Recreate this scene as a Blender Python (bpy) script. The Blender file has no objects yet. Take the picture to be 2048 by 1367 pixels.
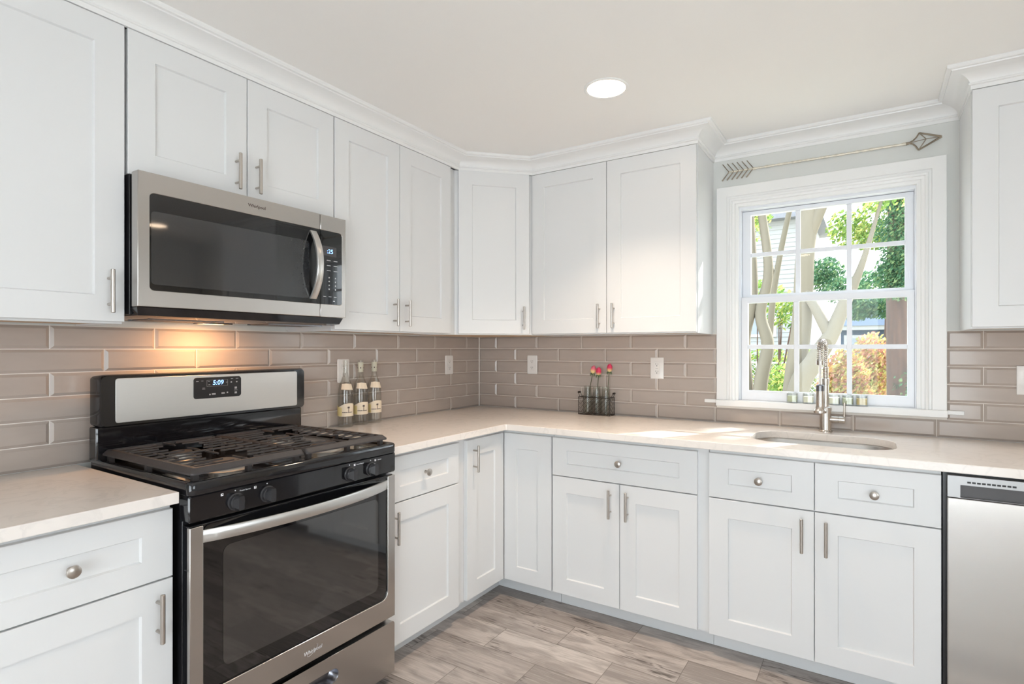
import bpy, bmesh, math, random
from mathutils import Vector, Matrix
PI = math.pi
S = 0.0254            # the scene is laid out in inches
random.seed(7)
SC = bpy.context.scene
COL = SC.collection

# ------------------------------------------------------------------ camera
FPX = 1104.8
cam = bpy.data.cameras.new('camera')
cam.sensor_fit = 'HORIZONTAL'; cam.sensor_width = 36.0
cam.lens = FPX / 2048 * 36.0
cam.shift_x = -(1045.5 - 1024) / 2048
cam.shift_y = (696.1 - 683.5) / 2048
cam.clip_start = 0.02; cam.clip_end = 300
camo = bpy.data.objects.new('camera', cam); COL.objects.link(camo)
camo.location = (87.76 * S, -117.5 * S, 51.1 * S)
camo.rotation_euler = (PI / 2, 0, math.radians(32.23))
SC.camera = camo

# ------------------------------------------------------------------ world, sun, exposure
W = bpy.data.worlds.new('sky'); SC.world = W; W.use_nodes = True
wn = W.node_tree.nodes; wl = W.node_tree.links
bg = wn['Background']
tc = wn.new('ShaderNodeTexCoord'); sx = wn.new('ShaderNodeSeparateXYZ'); cr = wn.new('ShaderNodeValToRGB')
wl.new(tc.outputs['Generated'], sx.inputs[0]); wl.new(sx.outputs['Z'], cr.inputs[0]); wl.new(cr.outputs[0], bg.inputs[0])
cr.color_ramp.elements[0].position = 0.0; cr.color_ramp.elements[0].color = (0.93, 0.97, 1, 1)
cr.color_ramp.elements[1].position = 0.8; cr.color_ramp.elements[1].color = (0.62, 0.80, 1, 1)
bg.inputs[1].default_value = 4.2

def sun_dir(frm, to):
    return (Vector(to) - Vector(frm)).to_track_quat('-Z', 'Y').to_euler()
sun = bpy.data.lights.new('sun', 'SUN'); sun.energy = 13.0; sun.angle = math.radians(0.6); sun.color = (1, 0.95, 0.87)
suno = bpy.data.objects.new('sun', sun); COL.objects.link(suno)
suno.location = (6, 8, 8); suno.rotation_euler = sun_dir((0.62, 1, 0.80), (0, 0, 0))

def area(name, loc, to, sx_, sy_, power, color, portal=False, shape='RECTANGLE'):
    L = bpy.data.lights.new(name, 'AREA'); L.shape = shape; L.size = sx_ * S; L.size_y = sy_ * S
    L.energy = power; L.color = color
    if portal: L.cycles.is_portal = True
    o = bpy.data.objects.new(name, L); COL.objects.link(o)
    o.location = Vector(loc) * S
    o.rotation_euler = (Vector(to) - Vector(loc)).to_track_quat('-Z', 'Y').to_euler()
    return o
FILL_COOL = (0.86, 0.93, 1.0)  # cool tint of the added fill lights
area('window_portal', (79.8, 6.5, 60), (79.8, -10, 60), 31, 40, 1, (1, 1, 1), portal=True)
area('rear_fill', (92, -188, 42), (86, -60, 74), 72, 78, 31, FILL_COOL)          # added fill light, tilted upward, behind the unseen rear doors
area('side_fill', (176, -110, 52), (60, -72, 70), 54, 46, 8, FILL_COOL)      # added fill light behind the unseen side window
SC.view_settings.view_transform = 'Standard'
SC.view_settings.look = 'None'
SC.view_settings.exposure = 0.22
SC.view_settings.gamma = 1.0
SC.view_settings.use_curve_mapping = False

# ------------------------------------------------------------------ materials
MATS = {}
def mat(name, col, rough=0.5, metal=0.0, spec=0.5, coat=0.0, noise=0.03, nscale=6.0, stretch=(1, 1, 1), bump=0.0, emit=None, estr=0.0, ior=None, aniso=0.0):
    m = bpy.data.materials.new(name); m.use_nodes = True
    nt = m.node_tree; b = nt.nodes['Principled BSDF']
    b.inputs['Roughness'].default_value = rough; b.inputs['Metallic'].default_value = metal
    b.inputs['Specular IOR Level'].default_value = spec; b.inputs['Coat Weight'].default_value = coat
    b.inputs['Coat Roughness'].default_value = 0.05
    if ior: b.inputs['IOR'].default_value = ior
    if aniso:
        tg = nt.nodes.new('ShaderNodeTangent'); tg.direction_type = 'RADIAL'; tg.axis = 'Z'
        b.inputs['Anisotropic'].default_value = aniso; nt.links.new(tg.outputs[0], b.inputs['Tangent'])
    c = (*col, 1)
    if noise or bump:
        t = nt.nodes.new('ShaderNodeTexCoord'); mp = nt.nodes.new('ShaderNodeMapping'); n = nt.nodes.new('ShaderNodeTexNoise')
        mp.inputs['Scale'].default_value = stretch; n.inputs['Scale'].default_value = nscale; n.inputs['Detail'].default_value = 4
        nt.links.new(t.outputs['Object'], mp.inputs[0]); nt.links.new(mp.outputs[0], n.inputs['Vector'])
        mx = nt.nodes.new('ShaderNodeMix'); mx.data_type = 'RGBA'
        mx.inputs[6].default_value = (*[v * (1 - noise) for v in col], 1); mx.inputs[7].default_value = (*[min(1, v * (1 + noise)) for v in col], 1)
        nt.links.new(n.outputs['Fac'], mx.inputs[0]); nt.links.new(mx.outputs[2], b.inputs['Base Color'])
        if bump:
            bp = nt.nodes.new('ShaderNodeBump'); bp.inputs['Strength'].default_value = bump; bp.inputs['Distance'].default_value = 0.002
            nt.links.new(n.outputs['Fac'], bp.inputs['Height']); nt.links.new(bp.outputs[0], b.inputs['Normal'])
    else:
        b.inputs['Base Color'].default_value = c
    if emit:
        b.inputs['Emission Color'].default_value = (*emit, 1); b.inputs['Emission Strength'].default_value = estr
    MATS[name] = m
    return m

mat('cabinet_paint', (0.745, 0.75, 0.75), 0.32, noise=0.01, nscale=3)
mat('ceiling_paint', (0.90, 0.885, 0.86), 0.85, noise=0.01, nscale=2)
mat('trim_paint', (0.84, 0.84, 0.83), 0.35, noise=0.01)
mat('wall_paint', (0.68, 0.69, 0.665), 0.7, noise=0.02, nscale=8)
mat('vinyl', (0.80, 0.82, 0.86), 0.3, noise=0.01)
mat('maple', (0.62, 0.44, 0.29), 0.5, noise=0.12, nscale=10, stretch=(1, 12, 12))
mat('tile', (0.455, 0.395, 0.352), 0.13, spec=0.4, noise=0.07, nscale=9, stretch=(1, 1, 3))
mat('floor_grout', (0.20, 0.18, 0.16), 0.8, noise=0.04, nscale=40)
mat('grout', (0.80, 0.76, 0.71), 0.8, noise=0.04, nscale=40)
mat('steel', (0.52, 0.495, 0.47), 0.27, metal=1.0, noise=0.06, nscale=30, stretch=(1, 40, 40), aniso=0.8)
mat('steel_pale', (0.62, 0.61, 0.59), 0.27, metal=1.0, noise=0.06, nscale=30, stretch=(1, 40, 40), aniso=0.8)
mat('steel_bright', (0.66, 0.65, 0.63), 0.32, metal=1.0, noise=0.04, nscale=30, stretch=(1, 40, 40), aniso=0.7)
mat('nickel', (0.50, 0.46, 0.42), 0.30, metal=1.0, noise=0.05, nscale=60, stretch=(30, 30, 1))
mat('faucet_nickel', (0.60, 0.55, 0.50), 0.22, metal=1.0, noise=0.04, nscale=60)
mat('dark_chrome', (0.22, 0.22, 0.24), 0.25, metal=1.0, noise=0.05)
mat('black_gloss', (0.008, 0.008, 0.010), 0.07, spec=0.7, noise=0.05)
mat('black_satin', (0.012, 0.012, 0.014), 0.28, noise=0.05)
mat('black_glass', (0.004, 0.004, 0.005), 0.03, spec=0.8, noise=0.0)
mat('window_glass_dark', (0.020, 0.019, 0.019), 0.05, spec=1.0, noise=0.0, coat=0.6)
mat('microwave_mesh', (0.030, 0.031, 0.033), 0.04, spec=0.8, noise=0.06, nscale=200, coat=0.4)
mat('knob_black', (0.030, 0.030, 0.033), 0.22, noise=0.1)
mat('cast_iron', (0.050, 0.043, 0.042), 0.50, noise=0.2, nscale=60, bump=0.2)
mat('burner_alu', (0.55, 0.52, 0.48), 0.35, metal=1.0, noise=0.08)
mat('vent_black', (0.02, 0.02, 0.02), 0.5, noise=0.2)
mat('strip_grey', (0.42, 0.42, 0.42), 0.4, metal=0.6, noise=0.03)
mat('pocket_grey', (0.07, 0.065, 0.068), 0.4, noise=0.1)
mat('plastic_white', (0.82, 0.80, 0.78), 0.25, noise=0.01)
mat('plastic_slot', (0.05, 0.05, 0.05), 0.5, noise=0.0)
mat('wax_cream', (0.85, 0.82, 0.68), 0.5, noise=0.04)
mat('wax_sage', (0.60, 0.62, 0.44), 0.5, noise=0.04)
mat('wax_mustard', (0.66, 0.50, 0.22), 0.5, noise=0.06)
mat('label_cream', (0.86, 0.74, 0.58), 0.6, noise=0.06, nscale=20)
mat('label_yellow', (0.80, 0.66, 0.30), 0.6, noise=0.1, nscale=20)
mat('ink', (0.09, 0.06, 0.05), 0.6, noise=0.0)
mat('ink_grey', (0.42, 0.42, 0.44), 0.6, noise=0.0)
mat('ink_white', (0.75, 0.75, 0.78), 0.5, noise=0.0)
mat('capsule', (0.62, 0.60, 0.48), 0.4, noise=0.06)
mat('wire_brown', (0.035, 0.026, 0.022), 0.5, metal=0.4, noise=0.2, nscale=60)
mat('stem_green', (0.075, 0.085, 0.035), 0.6, noise=0.3, nscale=60)
mat('sepal_green', (0.10, 0.18, 0.08), 0.6, noise=0.3, nscale=60)
mat('antique_metal', (0.30, 0.25, 0.19), 0.5, metal=0.7, noise=0.45, nscale=45, bump=0.3)
mat('shaft_metal', (0.70, 0.65, 0.55), 0.45, metal=0.5, noise=0.35, nscale=60, bump=0.3)
mat('led_blue', (0.05, 0.2, 0.9), 0.5, noise=0.0, emit=(0.25, 0.50, 1.0), estr=3.0)
mat('lamp_lens', (1, 1, 1), 0.5, noise=0.0, emit=(1.0, 0.76, 0.54), estr=14.0)
mat('lamp_warm', (1, 0.8, 0.5), 0.5, noise=0.0, emit=(1.0, 0.60, 0.28), estr=22.0)
mat('bark_pale', (0.17, 0.145, 0.105), 0.85, noise=0.18, nscale=3, stretch=(3, 3, 0.6), bump=0.3)
mat('bark_brown', (0.090, 0.052, 0.036), 0.95, noise=0.85, nscale=12, stretch=(3, 3, 0.35), bump=0.6)
mat('siding_white', (0.36, 0.36, 0.355), 0.6, noise=0.02)
mat('siding_blue', (0.055, 0.085, 0.13), 0.6, noise=0.03)
mat('roof_grey', (0.22, 0.22, 0.24), 0.8, noise=0.2, nscale=8)
mat('house_glass', (0.25, 0.28, 0.32), 0.1, noise=0.05)
mat('fence_wire', (0.55, 0.55, 0.55), 0.4, metal=0.8, noise=0.1)
mat('lawn', (0.48, 0.45, 0.32), 0.95, noise=0.5, nscale=5, bump=0.4)

def ramp_mat(name, stops, rough=0.6, transl=0.3):
    """leaves: each leaf (mesh island) takes its own colour"""
    m = bpy.data.materials.new(name); m.use_nodes = True; nt = m.node_tree
    for n in list(nt.nodes): nt.nodes.remove(n)
    out = nt.nodes.new('ShaderNodeOutputMaterial'); g = nt.nodes.new('ShaderNodeNewGeometry'); r = nt.nodes.new('ShaderNodeValToRGB')
    nt.links.new(g.outputs['Random Per Island'], r.inputs[0])
    el = r.color_ramp.elements
    while len(el) < len(stops): el.new(0.5)
    for e, (p, c) in zip(el, stops): e.position = p; e.color = (*c, 1)
    d = nt.nodes.new('ShaderNodeBsdfDiffuse'); t = nt.nodes.new('ShaderNodeBsdfTranslucent'); mx = nt.nodes.new('ShaderNodeMixShader')
    mx.inputs[0].default_value = transl
    nt.links.new(r.outputs[0], d.inputs[0]); nt.links.new(r.outputs[0], t.inputs[0])
    nt.links.new(d.outputs[0], mx.inputs[1]); nt.links.new(t.outputs[0], mx.inputs[2]); nt.links.new(mx.outputs[0], out.inputs[0])
    MATS[name] = m
ramp_mat('leaf_green', [(0, (0.10, 0.20, 0.05)), (0.5, (0.24, 0.36, 0.10)), (0.8, (0.45, 0.50, 0.14)), (1, (0.62, 0.56, 0.20))], transl=0.5)
ramp_mat('leaf_dark', [(0, (0.05, 0.12, 0.07)), (0.6, (0.12, 0.24, 0.13)), (1, (0.28, 0.38, 0.18))], transl=0.4)
ramp_mat('leaf_autumn', [(0, (0.45, 0.20, 0.14)), (0.3, (0.55, 0.30, 0.22)), (0.55, (0.70, 0.50, 0.18)), (0.8, (0.35, 0.42, 0.14)), (1, (0.75, 0.62, 0.35))], transl=0.4)

def glass_mat(name, tint, refl=0.06, edge=0.5):
    """thin clear glass: lets light straight through and mirrors more at grazing angles"""
    m = bpy.data.materials.new(name); m.use_nodes = True; nt = m.node_tree
    for n in list(nt.nodes): nt.nodes.remove(n)
    out = nt.nodes.new('ShaderNodeOutputMaterial'); t = nt.nodes.new('ShaderNodeBsdfTransparent'); g = nt.nodes.new('ShaderNodeBsdfGlossy')
    g.inputs['Roughness'].default_value = 0.02; t.inputs[0].default_value = (*tint, 1)
    lw = nt.nodes.new('ShaderNodeLayerWeight'); lw.inputs[0].default_value = 0.35
    mr = nt.nodes.new('ShaderNodeMapRange'); mr.inputs[3].default_value = refl; mr.inputs[4].default_value = edge
    nt.links.new(lw.outputs['Facing'], mr.inputs[0]); mx = nt.nodes.new('ShaderNodeMixShader')
    nt.links.new(mr.outputs[0], mx.inputs[0]); nt.links.new(t.outputs[0], mx.inputs[1]); nt.links.new(g.outputs[0], mx.inputs[2]); nt.links.new(mx.outputs[0], out.inputs[0])
    MATS[name] = m
glass_mat('pane_glass', (0.98, 0.99, 0.99), 0.012, 0.35)
glass_mat('bottle_glass', (0.987, 0.990, 0.978), 0.045, 0.40)
glass_mat('jar_glass', (0.97, 0.985, 0.975), 0.04, 0.36)

def quartz():
    m = mat('quartz', (0.84, 0.79, 0.74), 0.16, noise=0.03, nscale=25)
    nt = m.node_tree; b = nt.nodes['Principled BSDF']
    t = nt.nodes.new('ShaderNodeTexCoord'); n = nt.nodes.new('ShaderNodeTexNoise'); n.inputs['Scale'].default_value = 9; n.inputs['Detail'].default_value = 8; n.inputs['Distortion'].default_value = 1.2
    r = nt.nodes.new('ShaderNodeValToRGB'); nt.links.new(t.outputs['Object'], n.inputs['Vector']); nt.links.new(n.outputs['Fac'], r.inputs[0])
    e = r.color_ramp.elements; e[0].position = 0.46; e[0].color = (0, 0, 0, 1); e[1].position = 0.505; e[1].color = (1, 1, 1, 1)
    k = r.color_ramp.elements.new(0.55); k.color = (0, 0, 0, 1)
    n2 = nt.nodes.new('ShaderNodeTexNoise'); n2.inputs['Scale'].default_value = 3; nt.links.new(t.outputs['Object'], n2.inputs['Vector'])
    mu = nt.nodes.new('ShaderNodeMath'); mu.operation = 'MULTIPLY'; nt.links.new(r.outputs[0], mu.inputs[0]); nt.links.new(n2.outputs['Fac'], mu.inputs[1])
    mu2 = nt.nodes.new('ShaderNodeMath'); mu2.operation = 'MULTIPLY'; mu2.inputs[1].default_value = 0.45; nt.links.new(mu.outputs[0], mu2.inputs[0])
    mx = nt.nodes.new('ShaderNodeMix'); mx.data_type = 'RGBA'; mx.inputs[6].default_value = (0.85, 0.795, 0.745, 1); mx.inputs[7].default_value = (0.60, 0.57, 0.54, 1)
    nt.links.new(mu2.outputs[0], mx.inputs[0]); nt.links.new(mx.outputs[2], b.inputs['Base Color'])
quartz()

def plank_mat():
    m = mat('plank_tile', (0.4, 0.35, 0.3), 0.38, noise=0.0)
    nt = m.node_tree; b = nt.nodes['Principled BSDF']; L = nt.links.new
    N = nt.nodes.new
    a = N('ShaderNodeAttribute'); a.attribute_name = 'rnd'
    sp = N('ShaderNodeSeparateColor'); L(a.outputs['Color'], sp.inputs[0])
    base = N('ShaderNodeValToRGB'); L(sp.outputs[0], base.inputs[0])
    cs = [(0, (0.20, 0.18, 0.172)), (0.25, (0.30, 0.262, 0.24)), (0.5, (0.43, 0.38, 0.35)), (0.8, (0.53, 0.475, 0.44)), (1, (0.58, 0.535, 0.50))]
    el = base.color_ramp.elements
    while len(el) < len(cs): el.new(0.5)
    for e, (p, c) in zip(el, cs): e.position = p; e.color = (*c, 1)
    t = N('ShaderNodeTexCoord'); off = N('ShaderNodeVectorMath'); off.operation = 'MULTIPLY_ADD'
    off.inputs[1].default_value = (13, 17, 11); L(a.outputs['Color'], off.inputs[0]); L(t.outputs['Object'], off.inputs[2])
    def noise(sc, scale, det=5, dist=0.0):
        mp = N('ShaderNodeMapping'); mp.inputs['Scale'].default_value = sc; L(off.outputs[0], mp.inputs[0])
        n = N('ShaderNodeTexNoise'); n.inputs['Scale'].default_value = scale; n.inputs['Detail'].default_value = det; n.inputs['Distortion'].default_value = dist
        L(mp.outputs[0], n.inputs['Vector']); return n.outputs['Fac']
    def ramp(src, p0, p1):
        r = N('ShaderNodeMapRange'); r.inputs[1].default_value = p0; r.inputs[2].default_value = p1; L(src, r.inputs[0]); return r.outputs[0]
    def mixc(f, A, Bc, blend='MIX'):
        x = N('ShaderNodeMix'); x.data_type = 'RGBA'; x.blend_type = blend; L(f, x.inputs[0])
        if isinstance(A, tuple): x.inputs[6].default_value = A
        else: L(A, x.inputs[6])
        if isinstance(Bc, tuple): x.inputs[7].default_value = Bc
        else: L(Bc, x.inputs[7])
        return x.outputs[2]
    def mul(A, v):
        x = N('ShaderNodeMath'); x.operation = 'MULTIPLY'; L(A, x.inputs[0])
        if isinstance(v, float): x.inputs[1].default_value = v
        else: L(v, x.inputs[1])
        return x.outputs[0]
    cloud = noise((1.2, 4, 1), 5, 4, 0.6)
    grain = noise((2, 55, 1), 4, 6, 0.3)
    streak = noise((1.6, 17, 1), 4.0, 8, 1.8)
    patch = noise((0.8, 2.6, 1), 5, 3, 0.8)
    c = mixc(mul(ramp(cloud, 0.42, 0.62), 0.75), base.outputs[0], (0.27, 0.235, 0.215, 1))
    c = mixc(mul(ramp(grain, 0.5, 0.75), 0.45), c, (0.24, 0.20, 0.18, 1))
    c = mixc(mul(ramp(grain, 0.48, 0.25), 0.35), c, (0.70, 0.65, 0.60, 1))
    dark = mul(ramp(streak, 0.50, 0.62), ramp(patch, 0.50, 0.58))
    dark = mul(dark, ramp(sp.outputs[1], 0.30, 0.62))
    c = mixc(mul(dark, 0.85), c, (0.075, 0.058, 0.048, 1))
    L(c, b.inputs['Base Color'])
    bp = N('ShaderNodeBump'); bp.inputs['Strength'].default_value = 0.25; bp.inputs['Distance'].default_value = 0.001; L(grain, bp.inputs['Height']); L(bp.outputs[0], b.inputs['Normal'])
plank_mat()

def petal_mat():
    m = mat('petal', (0.8, 0.1, 0.2), 0.55, noise=0.0)
    nt = m.node_tree; b = nt.nodes['Principled BSDF']; a = nt.nodes.new('ShaderNodeAttribute'); a.attribute_name = 'rnd'
    nt.links.new(a.outputs['Color'], b.inputs['Base Color'])
petal_mat()

# ------------------------------------------------------------------ mesh helpers (inches)
def rr(x0, x1, z0, z1, r, n=6):
    """rounded rectangle, counter-clockwise; r = radius or four radii (bl, br, tr, tl)"""
    if not isinstance(r, (list, tuple)): r = (r,) * 4
    pts = []
    for (cx, cz, a0, q) in ((x0 + r[0], z0 + r[0], PI, r[0]), (x1 - r[1], z0 + r[1], 1.5 * PI, r[1]), (x1 - r[2], z1 - r[2], 0, r[2]), (x0 + r[3], z1 - r[3], 0.5 * PI, r[3])):
        if q < 1e-6: pts.append((cx, cz)); continue
        for i in range(n + 1):
            a = a0 + PI / 2 * i / n; pts.append((cx + q * math.cos(a), cz + q * math.sin(a)))
    return pts

class B:
    def __init__(s): s.bm = bmesh.new(); s.mi = 0
    def f(s, vs):
        try:
            fc = s.bm.faces.new(vs); fc.material_index = s.mi; return fc
        except ValueError: return None
    def box(s, x0, x1, y0, y1, z0, z1):
        v = [s.bm.verts.new(p) for p in ((x0, y0, z0), (x1, y0, z0), (x1, y1, z0), (x0, y1, z0), (x0, y0, z1), (x1, y0, z1), (x1, y1, z1), (x0, y1, z1))]
        for q in ((0, 3, 2, 1), (4, 5, 6, 7), (0, 1, 5, 4), (1, 2, 6, 5), (2, 3, 7, 6), (3, 0, 4, 7)): s.f([v[i] for i in q])
        return s
    def rings(s, loops, cap0=True, cap1=True, close=True):
        R = [[s.bm.verts.new(p) for p in L] for L in loops]; n = len(R[0])
        for a, b in zip(R, R[1:]):
            for i in range(n if close else n - 1):
                j = (i + 1) % n; s.f([a[i], a[j], b[j], b[i]])
        if cap0: s.f(R[0][::-1])
        if cap1: s.f(R[-1])
        return s
    def tube(s, pts, r, n=10, cap=True):
        P = [Vector(p) for p in pts]; loops = []; rs = r if isinstance(r, (list, tuple)) else [r] * len(P)
        up = None
        for i, p in enumerate(P):
            t = (P[min(i + 1, len(P) - 1)] - P[max(i - 1, 0)])
            if t.length < 1e-9: t = Vector((0, 0, 1))
            t.normalize()
            if up is None: up = Vector((0, 0, 1)) if abs(t.z) < 0.9 else Vector((1, 0, 0))
            u = t.cross(up)
            if u.length < 1e-6: u = t.orthogonal()
            u.normalize(); w = u.cross(t); up = w
            loops.append([p + rs[i] * (math.cos(2 * PI * k / n) * u + math.sin(2 * PI * k / n) * w) for k in range(n)])
        return s.rings(loops, cap, cap)
    def cyl(s, a, b, r, n=16, r2=None): return s.tube([a, b], [r, r if r2 is None else r2], n)
    def lathe(s, prof, c=(0, 0, 0), n=24, axis='z', cap0=True, cap1=True):
        loops = []
        for r, h in prof:
            L = []
            for k in range(n):
                a = 2 * PI * k / n; u, v = r * math.cos(a), r * math.sin(a)
                L.append((c[0] + u, c[1] + v, c[2] + h) if axis == 'z' else ((c[0] + u, c[1] - h, c[2] + v) if axis == '-y' else (c[0] + h, c[1] + u, c[2] + v)))
            loops.append(L)
        return s.rings(loops, cap0, cap1)
    def plate(s, outer, holes, fn, ext):
        """flat polygon with holes; fn maps (u,v)->3D, ext = extrusion vector"""
        edges = []
        for L in [outer] + list(holes):
            vs = [s.bm.verts.new(fn(*p)) for p in L]
            for i in range(len(vs)): edges.append(s.bm.edges.new((vs[i], vs[(i + 1) % len(vs)])))
        g = bmesh.ops.triangle_fill(s.bm, use_beauty=True, use_dissolve=False, edges=edges)
        fs = [x for x in g['geom'] if isinstance(x, bmesh.types.BMFace)]
        for x in fs: x.material_index = s.mi
        e = bmesh.ops.extrude_face_region(s.bm, geom=fs)
        bmesh.ops.translate(s.bm, vec=Vector(ext), verts=[x for x in e['geom'] if isinstance(x, bmesh.types.BMVert)])
        return s

def tag(o, label=None, cat=None, group=None, kind=None):
    if label: o['label'] = label
    if cat: o['category'] = cat
    if group: o['group'] = group
    if kind: o['kind'] = kind
    return o
def thing(name, label, cat, loc=(0, 0, 0), rotz=0.0, group=None, kind=None):
    o = bpy.data.objects.new(name, None); COL.objects.link(o); o.empty_display_size = 0.05
    o.location = Vector(loc) * S; o.rotation_euler = (0, 0, rotz)
    return tag(o, label, cat, group, kind)
def done(b, name, mats, parent=None, bevel=0.0, smooth=35, loc=(0, 0, 0), rotz=0.0, segs=2):
    bm = b.bm
    bmesh.ops.recalc_face_normals(bm, faces=bm.faces)
    me = bpy.data.meshes.new(name)
    for v in bm.verts: v.co *= S
    bm.to_mesh(me); bm.free()
    if smooth:
        me.shade_smooth(); me.set_sharp_from_angle(angle=math.radians(smooth))
    for m in (mats if isinstance(mats, (list, tuple)) else [mats]): me.materials.append(MATS[m])
    o = bpy.data.objects.new(name, me); COL.objects.link(o)
    o.location = Vector(loc) * S; o.rotation_euler = (0, 0, rotz)
    if parent: o.parent = parent
    if bevel:
        md = o.modifiers.new('edge', 'BEVEL'); md.width = bevel * S; md.segments = segs; md.limit_method = 'ANGLE'; md.angle_limit = math.radians(40); md.harden_normals = False
    return o
def text_mesh(s, size, extrude=0.01, font_space=1.0, shear=0.0):
    cu = bpy.data.curves.new('lettering', 'FONT'); cu.body = s; cu.size = size; cu.extrude = extrude; cu.align_x = 'CENTER'; cu.align_y = 'CENTER'; cu.space_character = font_space; cu.shear = shear
    cu.resolution_u = 3
    o = bpy.data.objects.new('tmp', cu); COL.objects.link(o)
    bpy.context.view_layer.update()
    me = bpy.data.meshes.new_from_object(o.evaluated_get(bpy.context.evaluated_depsgraph_get()))
    bpy.data.objects.remove(o); bpy.data.curves.remove(cu)
    return me
def lettering(s, name, size, m, parent, x, y, z, bold=0.0, **kw):
    """text facing -y (local), centre at x,y,z inches"""
    me = text_mesh(s, size, **kw); me.name = name
    for v in me.vertices:
        a, b_, c = v.co; v.co = Vector(((a + x) * S, (y - c) * S, (b_ + z) * S))
    me.materials.clear(); me.materials.append(MATS[m])
    o = bpy.data.objects.new(name, me); COL.objects.link(o); o.parent = parent
    return o
def copy_tree(o, parent=None):
    c = o.copy(); COL.objects.link(c)
    if parent: c.parent = parent
    for ch in list(o.children): copy_tree(ch, c)
    return c

# ------------------------------------------------------------------ room shell
FZ = 0.9; CEIL = 92.5; RX = 168.0; RY = -180.0
def struct(b, name, m, parent=None, **kw):
    o = done(b, name, m, parent, **kw)
    if not parent: o['kind'] = 'structure'
    return o
# floor of wood-look plank tiles, 20 x 7 in, joints as in the room
fb = B(); lay = fb.bm.loops.layers.float_color.new('rnd')
def plank(x0, x1, y0, y1):
    g = 0.045; h = FZ
    x0, x1, y0, y1 = x0 + g, x1 - g, y0 + g, y1 - g
    k = random.choice((1, 2, 2, 3)); cuts = sorted(random.uniform(0.25, 0.75) for _ in range(k - 1)); ys = [y0] + [y0 + (y1 - y0) * c for c in cuts] + [y1]
    base = random.random()
    for a, c in zip(ys, ys[1:]):
        vs = [fb.bm.verts.new(p) for p in ((x0, a, h), (x1, a, h), (x1, c, h), (x0, c, h))]
        fc = fb.f(vs); t = (min(1, max(0, base * 0.6 + random.random() * 0.45)), random.random(), random.random(), 1)
        for l in fc.loops: l[lay] = t
PL = 20.3; PW = 7.03
for row in range(-4, 24):
    ytop = -21.1 - PW * row; off = 32.5 if row % 2 == 0 else 42.65
    for k in range(-3, 8):
        xa, xb = off + PL * (k - 1), off + PL * k
        xa, xb = max(xa, -2), min(xb, RX + 2)
        y0, y1 = max(ytop - PW, RY - 2), min(ytop, 2)
        if xb - xa > 0.3 and y1 - y0 > 0.3: plank(xa, xb, y0, y1)
fb.mi = 1
fb.box(-3, RX + 3, RY - 3, 3, FZ - 2, FZ - 0.03)
struct(fb, 'floor', ['plank_tile', 'floor_grout'], smooth=0)
MATS['grout'].node_tree.nodes['Principled BSDF'].inputs['Roughness'].default_value = 0.9

struct(B().box(-5, RX + 5, RY - 5, 5, CEIL, CEIL + 4), 'ceiling', 'ceiling_paint', smooth=0)
struct(B().box(-5, 0, RY, 5, FZ - 2, CEIL), 'wall_left', 'wall_paint', smooth=0)
WX0, WX1, WZ0, WZ1 = 64.7, 95.0, 39.9, 80.0
struct(B().box(0, WX0, 0, 5.5, FZ - 2, CEIL).box(WX1, RX, 0, 5.5, FZ - 2, CEIL).box(WX0, WX1, 0, 5.5, FZ - 2, WZ0).box(WX0, WX1, 0, 5.5, WZ1, CEIL), 'wall_back', 'wall_paint', smooth=0)
# right and rear walls, out of frame, with openings added for the fill lights
struct(B().box(RX, RX + 5, RY, -138, FZ - 2, CEIL).box(RX, RX + 5, -82, 5, FZ - 2, CEIL).box(RX, RX + 5, -138, -82, FZ - 2, 28).box(RX, RX + 5, -138, -82, 76, CEIL), 'wall_right', 'wall_paint', smooth=0)
struct(B().box(-5, 56, RY - 5, RY, FZ - 2, CEIL).box(128, RX + 5, RY - 5, RY, FZ - 2, CEIL).box(56, 128, RY - 5, RY, 82, CEIL), 'wall_front', 'wall_paint', smooth=0)

# ------------------------------------------------------------------ window 1 above the sink
w1 = thing('window_1', None, None, (79.85, 0, 40.0), kind='structure')
def wpart(b, name, m, parent=w1, **kw):
    for v in b.bm.verts: v.co -= Vector((79.85, 0, 40.0))
    return done(b, name, m, parent, **kw)
# casing: stepped picture-frame moulding, outer 61..98.6, bottom on the stool
def frame_loops(prof, x0, x1, z0, z1, openbottom=True):
    """prof: list of (inset, y)"""
    return [[(x0 + i, y, z0), (x0 + i, y, z1 - i), (x1 - i, y, z1 - i), (x1 - i, y, z0)] for i, y in prof]
cb = B()
prof = [(0, 0.0), (0, -0.72), (0.1, -0.8), (2.0, -0.8), (2.12, -0.62), (2.45, -0.62), (2.55, -0.9), (2.75, -0.95), (2.95, -0.9), (3.05, -0.55), (3.5, -0.5), (3.6, -0.25), (4.15, -0.2), (4.15, 0.5), (4.15, 0.9)]
cb.rings(frame_loops(prof, 61.0, 98.6, 39.5, 83.75), False, False, close=False)
wpart(cb, 'casing', 'trim_paint', smooth=0)
wpart(B().box(61.0, 98.65, -1.35, 1.0, 39.45, 40.65).box(58.6, 61.0, -0.75, 0, 39.95, 40.65).box(98.65, 100.9, -0.75, 0, 39.95, 40.65), 'stool', 'trim_paint', bevel=0.08)
jb = B()
jb.box(64.72, 65.45, 0.75, 5.6, 39.95, 79.95).box(94.25, 94.98, 0.75, 5.6, 39.95, 79.95).box(65.45, 94.25, 0.75, 5.6, 79.05, 79.95).box(65.45, 94.25, 1.05, 5.8, 39.95, 40.60)
wpart(jb, 'jamb', 'vinyl')
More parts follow.
